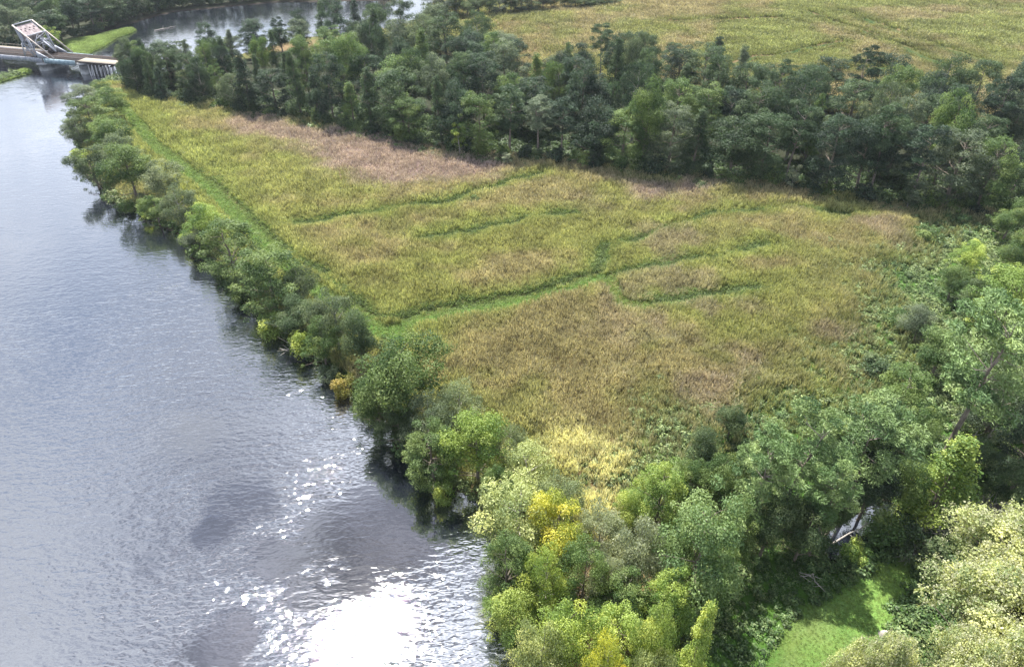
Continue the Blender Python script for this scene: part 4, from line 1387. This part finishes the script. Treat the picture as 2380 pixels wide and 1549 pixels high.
for v in (0.0, WD):
    part('back_stay', [beam(g_(-25.2, v, 12.3), g_(-9.9, v, 0.2), 0.42, 0.42)], M_RUST)
    fr_ = [beam(g_(-20.1, v, 8.3), g_(-18.0, v, 0.2), 0.40, 0.40), beam(g_(-20.3, v, 7.8), g_(-19.6, v, 0.2), 0.30, 0.30),
           beam(g_(-23.6, v, 5.4), g_(-19.2, v, 0.4), 0.34, 0.34), beam(g_(-23.8, v, 5.4), g_(-24.6, v, 0.2), 0.32, 0.32),
           beam(g_(-23.6, v, 5.3), g_(-19.9, v, 5.0), 0.24, 0.24), beam(g_(-22.4, v, 3.6), g_(-19.7, v, 3.4), 0.2, 0.2),
           beam(g_(-22.4, v, 5.8), g_(-20.2, v, 7.4), 0.2, 0.2), beam(g_(-22.3, v, 3.9), g_(-20.0, v, 5.0), 0.18, 0.18),
           beam(g_(-24.3, v, 2.6), g_(-21.2, v, 2.4), 0.18, 0.18), beam(g_(-24.4, v, 0.4), g_(-22.2, v, 3.7), 0.2, 0.2)]
    part('tower_frame', fr_, M_STEEL)
    # tapering foot of the lift girder
    V = np.array([(u, v + s_, z_) for u, z_ in ((-18.0, DZ + 2.6), (-18.0, DZ - 0.2), (-13.0, DZ - 0.2), (-13.0, DZ + 0.3)) for s_ in (-0.2, 0.2)], float)
    part('girder_foot', (V, np.array([(0, 2, 4, 6), (1, 7, 5, 3), (0, 1, 3, 2), (2, 3, 5, 4), (4, 5, 7, 6), (6, 7, 1, 0)])), M_STEEL)
for (u, h_) in ((-25.2, 12.3), (-20.0, 8.3), (-19.9, 5.0), (-23.7, 5.4), (-22.3, 3.6)):
    part('cross_beam', [beam(g_(u, 0.15, h_), g_(u, WD - 0.15, h_), 0.34, 0.38)], M_STEEL)
part('sway_brace', [beam(g_(-20.0, 0.3, 5.0), g_(-19.8, WD - .3, 8.2), 0.2, 0.2)], M_STEEL)
part('sway_brace', [beam(g_(-18.9, 0.3, 3.0), g_(-19.8, WD / 2, 7.9), 0.2, 0.2)], M_STEEL)
part('sway_brace', [beam(g_(-18.9, WD - .3, 3.0), g_(-19.8, WD / 2, 7.9), 0.2, 0.2)], M_STEEL)
# counterweight: a slab hung between the two frames
prof = [(-25.0, 11.6), (-20.4, 7.9), (-21.3, 6.2), (-23.9, 5.9), (-24.9, 8.6)]
V = [g_(u, vv, h_) for vv in (0.9, WD - 0.9) for u, h_ in prof]
n_ = len(prof)
me = bpy.data.meshes.new('counterweight')
me.from_pydata(V, [], [tuple(range(n_))[::-1], tuple(range(n_, 2 * n_))] + [(i, (i + 1) % n_, n_ + (i + 1) % n_, n_ + i) for i in range(n_)])
me.materials.append(M_CWT)
cw = link('counterweight', me, root)
# recessed pockets on its upper face
for k in range(7):
    vv = 1.8 + k * 1.08
    u0 = -23.6 + (k % 2) * 0.8
    hh_ = 11.6 - (u0 + 25.0) * (3.7 / 4.6)
    part('pocket', [beam(g_(u0, vv, hh_ + 0.03), g_(u0 + 0.5, vv, hh_ - 0.37), 0.45, 0.12)], M_TIE, cw)
for v, s_ in ((0.55, 0), (WD - 0.55, 1)):
    V = [g_(u, v + dv, h_) for dv in (-0.2, 0.2) for u, h_ in ((-25.4, 12.0), (-23.0, 10.0), (-22.6, 6.6), (-23.9, 5.5))]
    me = bpy.data.meshes.new('side_plate')
    me.from_pydata(V, [], [(3, 2, 1, 0), (4, 5, 6, 7), (0, 1, 5, 4), (1, 2, 6, 5), (2, 3, 7, 6), (3, 0, 4, 7)])
    me.materials.append(M_STEEL)
    link('side_plate', me, root)
# machinery strut and platform between frames
part('operating_strut', [beam(g_(-20.6, 6.2, 6.4), g_(-14.2, 6.2, 1.2), 0.55, 0.6)], M_STEEL)
part('operating_strut', [beam(g_(-20.6, 7.8, 6.4), g_(-15.5, 7.8, 1.5), 0.35, 0.35)], M_STEEL)
part('machinery_box', box(-18.5, -16.2, 6.2, 8.9, DZ + 0.4, DZ + 2.0), M_TIE)
part('machinery_box', box(-21.6, -19.9, 3.2, 5.4, DZ + 3.8, DZ + 5.0), M_STEEL)
# girders and deck
part('plate_girder', [box(-15.5, 0.0, -0.25, 0.10, DZ - 2.0, DZ - 0.05)] + [box(u, u + 0.15, -0.36, -0.25, DZ - 1.95, DZ - 0.1) for u in np.arange(-15, 0, 1.5)], M_GIRDER)
part('plate_girder', [box(-15.5, 0.0, WD - 0.10, WD + 0.25, DZ - 2.0, DZ - 0.05)], M_GIRDER)
part('plate_girder', [box(-90.0, -16.5, -0.25, 0.10, DZ - 1.9, DZ - 0.05)] + [box(u, u + 0.15, -0.36, -0.25, DZ - 1.85, DZ - 0.1) for u in np.arange(-60, -17, 1.5)], M_STEEL)
part('plate_girder', [box(-90.0, -16.5, WD - 0.10, WD + 0.25, DZ - 1.9, DZ - 0.05)], M_STEEL)
part('stringers', [box(-90, 40, 3.2, 3.6, DZ - 1.0, DZ - 0.32), box(-90, 40, 6.6, 7.0, DZ - 1.0, DZ - 0.32)] + [box(u, u + .3, .12, WD - .12, DZ - 1.5, DZ - 1.02) for u in range(-88, 1, 4)], M_TIE)
slp = mesh_np('sleeper', *box(-0.13, 0.13, 0.3, WD - 0.3, DZ - 0.30, DZ - 0.02), M_TIE)
ns_ = 0
for k in range(0, 180):
    u = -62 + k * 0.56
    if u > 38 or (u > 1.2): break
    link('sleeper', slp, root, (u, 0, 0)); ns_ += 1
slp2 = mesh_np('sleeper', *box(-0.13, 0.13, 5.2, WD - 0.2, DZ - 0.30, DZ - 0.02), M_TIE)
for k in range(66):
    link('sleeper', slp2, root, (1.6 + k * 0.56, 0, 0))
for v in (5.9, 7.35, 8.2):
    part('rail', box(-90, 40, v - 0.05, v + 0.05, DZ - 0.02, DZ + 0.16), M_RAIL)
part('rail', box(-90, 1, 3.0, 3.1, DZ - 0.02, DZ + 0.16), M_RAIL)
# boarded platform on the approach: one board per object
bd = mesh_np('deck_board', *box(-0.19, 0.19, -0.3, 5.1, DZ - 0.1, DZ + 0.03), M_BOARD)
for k in range(72):
    u = 1.5 + k * 0.41
    o = link('deck_board', bd, root, (u, rt.uniform(-0.04, 0.04), rt.uniform(-0.012, 0.012)))
    o.scale = (1, 1 + rt.uniform(-0.01, 0.01), 1)
part('kerb_timber', box(0.9, 40, -0.52, -0.32, DZ - 0.45, DZ + 0.15), M_TIE)
part('walkway', box(-60, -26, WD + 0.3, WD + 1.6, DZ - 0.1, DZ + 0.02), M_BOARD)
part('walkway_rail', [beam(g_(-60, WD + 1.6, 1.1), g_(-26, WD + 1.6, 1.1), 0.1, 0.1)] + [beam(g_(u, WD + 1.6, 0), g_(u, WD + 1.6, 1.1), 0.08, 0.08) for u in range(-60, -25, 2)], M_BOARD)


def oval_pier(u, ru, rv, z0, z1):
    prof_ = [(z0, 1.12), (z0 + 0.7, 1.12), (z0 + 0.75, 1.0), (z1 - 0.6, 0.95), (z1 - 0.55, 1.06), (z1, 1.06), (z1, 0.02)]
    V, n = [], 24
    for z_, k in prof_:
        for i in range(n):
            a_ = i / n * 6.2832
            cu, cv = math.cos(a_), math.sin(a_)
            V.append((u + ru * k * math.copysign(abs(cu) ** 0.8, cu), WD / 2 + rv * k * math.copysign(abs(cv) ** 0.6, cv), z_))
    Q = [(i * n + k, i * n + (k + 1) % n, (i + 1) * n + (k + 1) % n, (i + 1) * n + k) for i in range(len(prof_) - 1) for k in range(n)]
    return np.array(V), np.array(Q)


part('pier', oval_pier(-17.0, 3.0, WD / 2 + 1.6, -1.5, DZ - 2.05), M_CONC, smooth=False)
part('pier', oval_pier(3.2, 2.6, WD / 2 + 1.2, -1.5, DZ - 0.75), M_CONC, smooth=False)
part('pier', oval_pier(-52.0, 2.6, WD / 2 + 1.2, -1.5, DZ - 2.05), M_CONC, smooth=False)
part('cap_beam', [box(u - .25, u + .25, -0.6, WD + 0.6, DZ - 1.45, DZ - 1.02) for u in (8, 12.5, 17, 21.5, 26, 30.5)], M_TIE)
for u in (8, 12.5, 17, 21.5, 26, 30.5):
    for j, v in enumerate((-0.3, 1.6, 3.6, 5.6, 7.6, 9.6)):
        ln = (-1.1, -0.4, 0, 0, 0.4, 1.1)[j]
        part('pile', tube([(u + rt.uniform(-.3, .3), v + ln, -1.5), (u, v, DZ - 1.46)], (0.26, 0.22), 8), M_PILE, smooth=True)
# outer fender piles, paler
for k in range(9):
    u = 7.2 + k * 1.75
    part('fender_pile', tube([(u + 0.4, -1.6, -1.5), (u, -0.9, DZ - 0.75)], (0.22, 0.18), 7), M_PILE, smooth=True)
hz = bpy.data.meshes.new('haze')
V_, Q_ = box(-900, 900, -150, 1500, -3.0, H + 3.0)
hz.from_pydata([tuple(v) for v in V_], [], [tuple(int(k) for k in q) for q in Q_])
m_hz, t = new_mat('haze')
vo = t.n('ShaderNodeVolumePrincipled', {'Color': (0.78, 0.88, 1.0, 1), 'Density': 0.00006, 'Anisotropy': 0.3})
o_ = t.n('ShaderNodeOutputMaterial', {'Volume': vo.outputs[0]})
hz.materials.append(m_hz)
tag(link('haze', hz), kind='stuff')
print('objects', len(bpy.data.objects), 'tris', sum(len(m.polygons) * 2 for m in bpy.data.meshes))
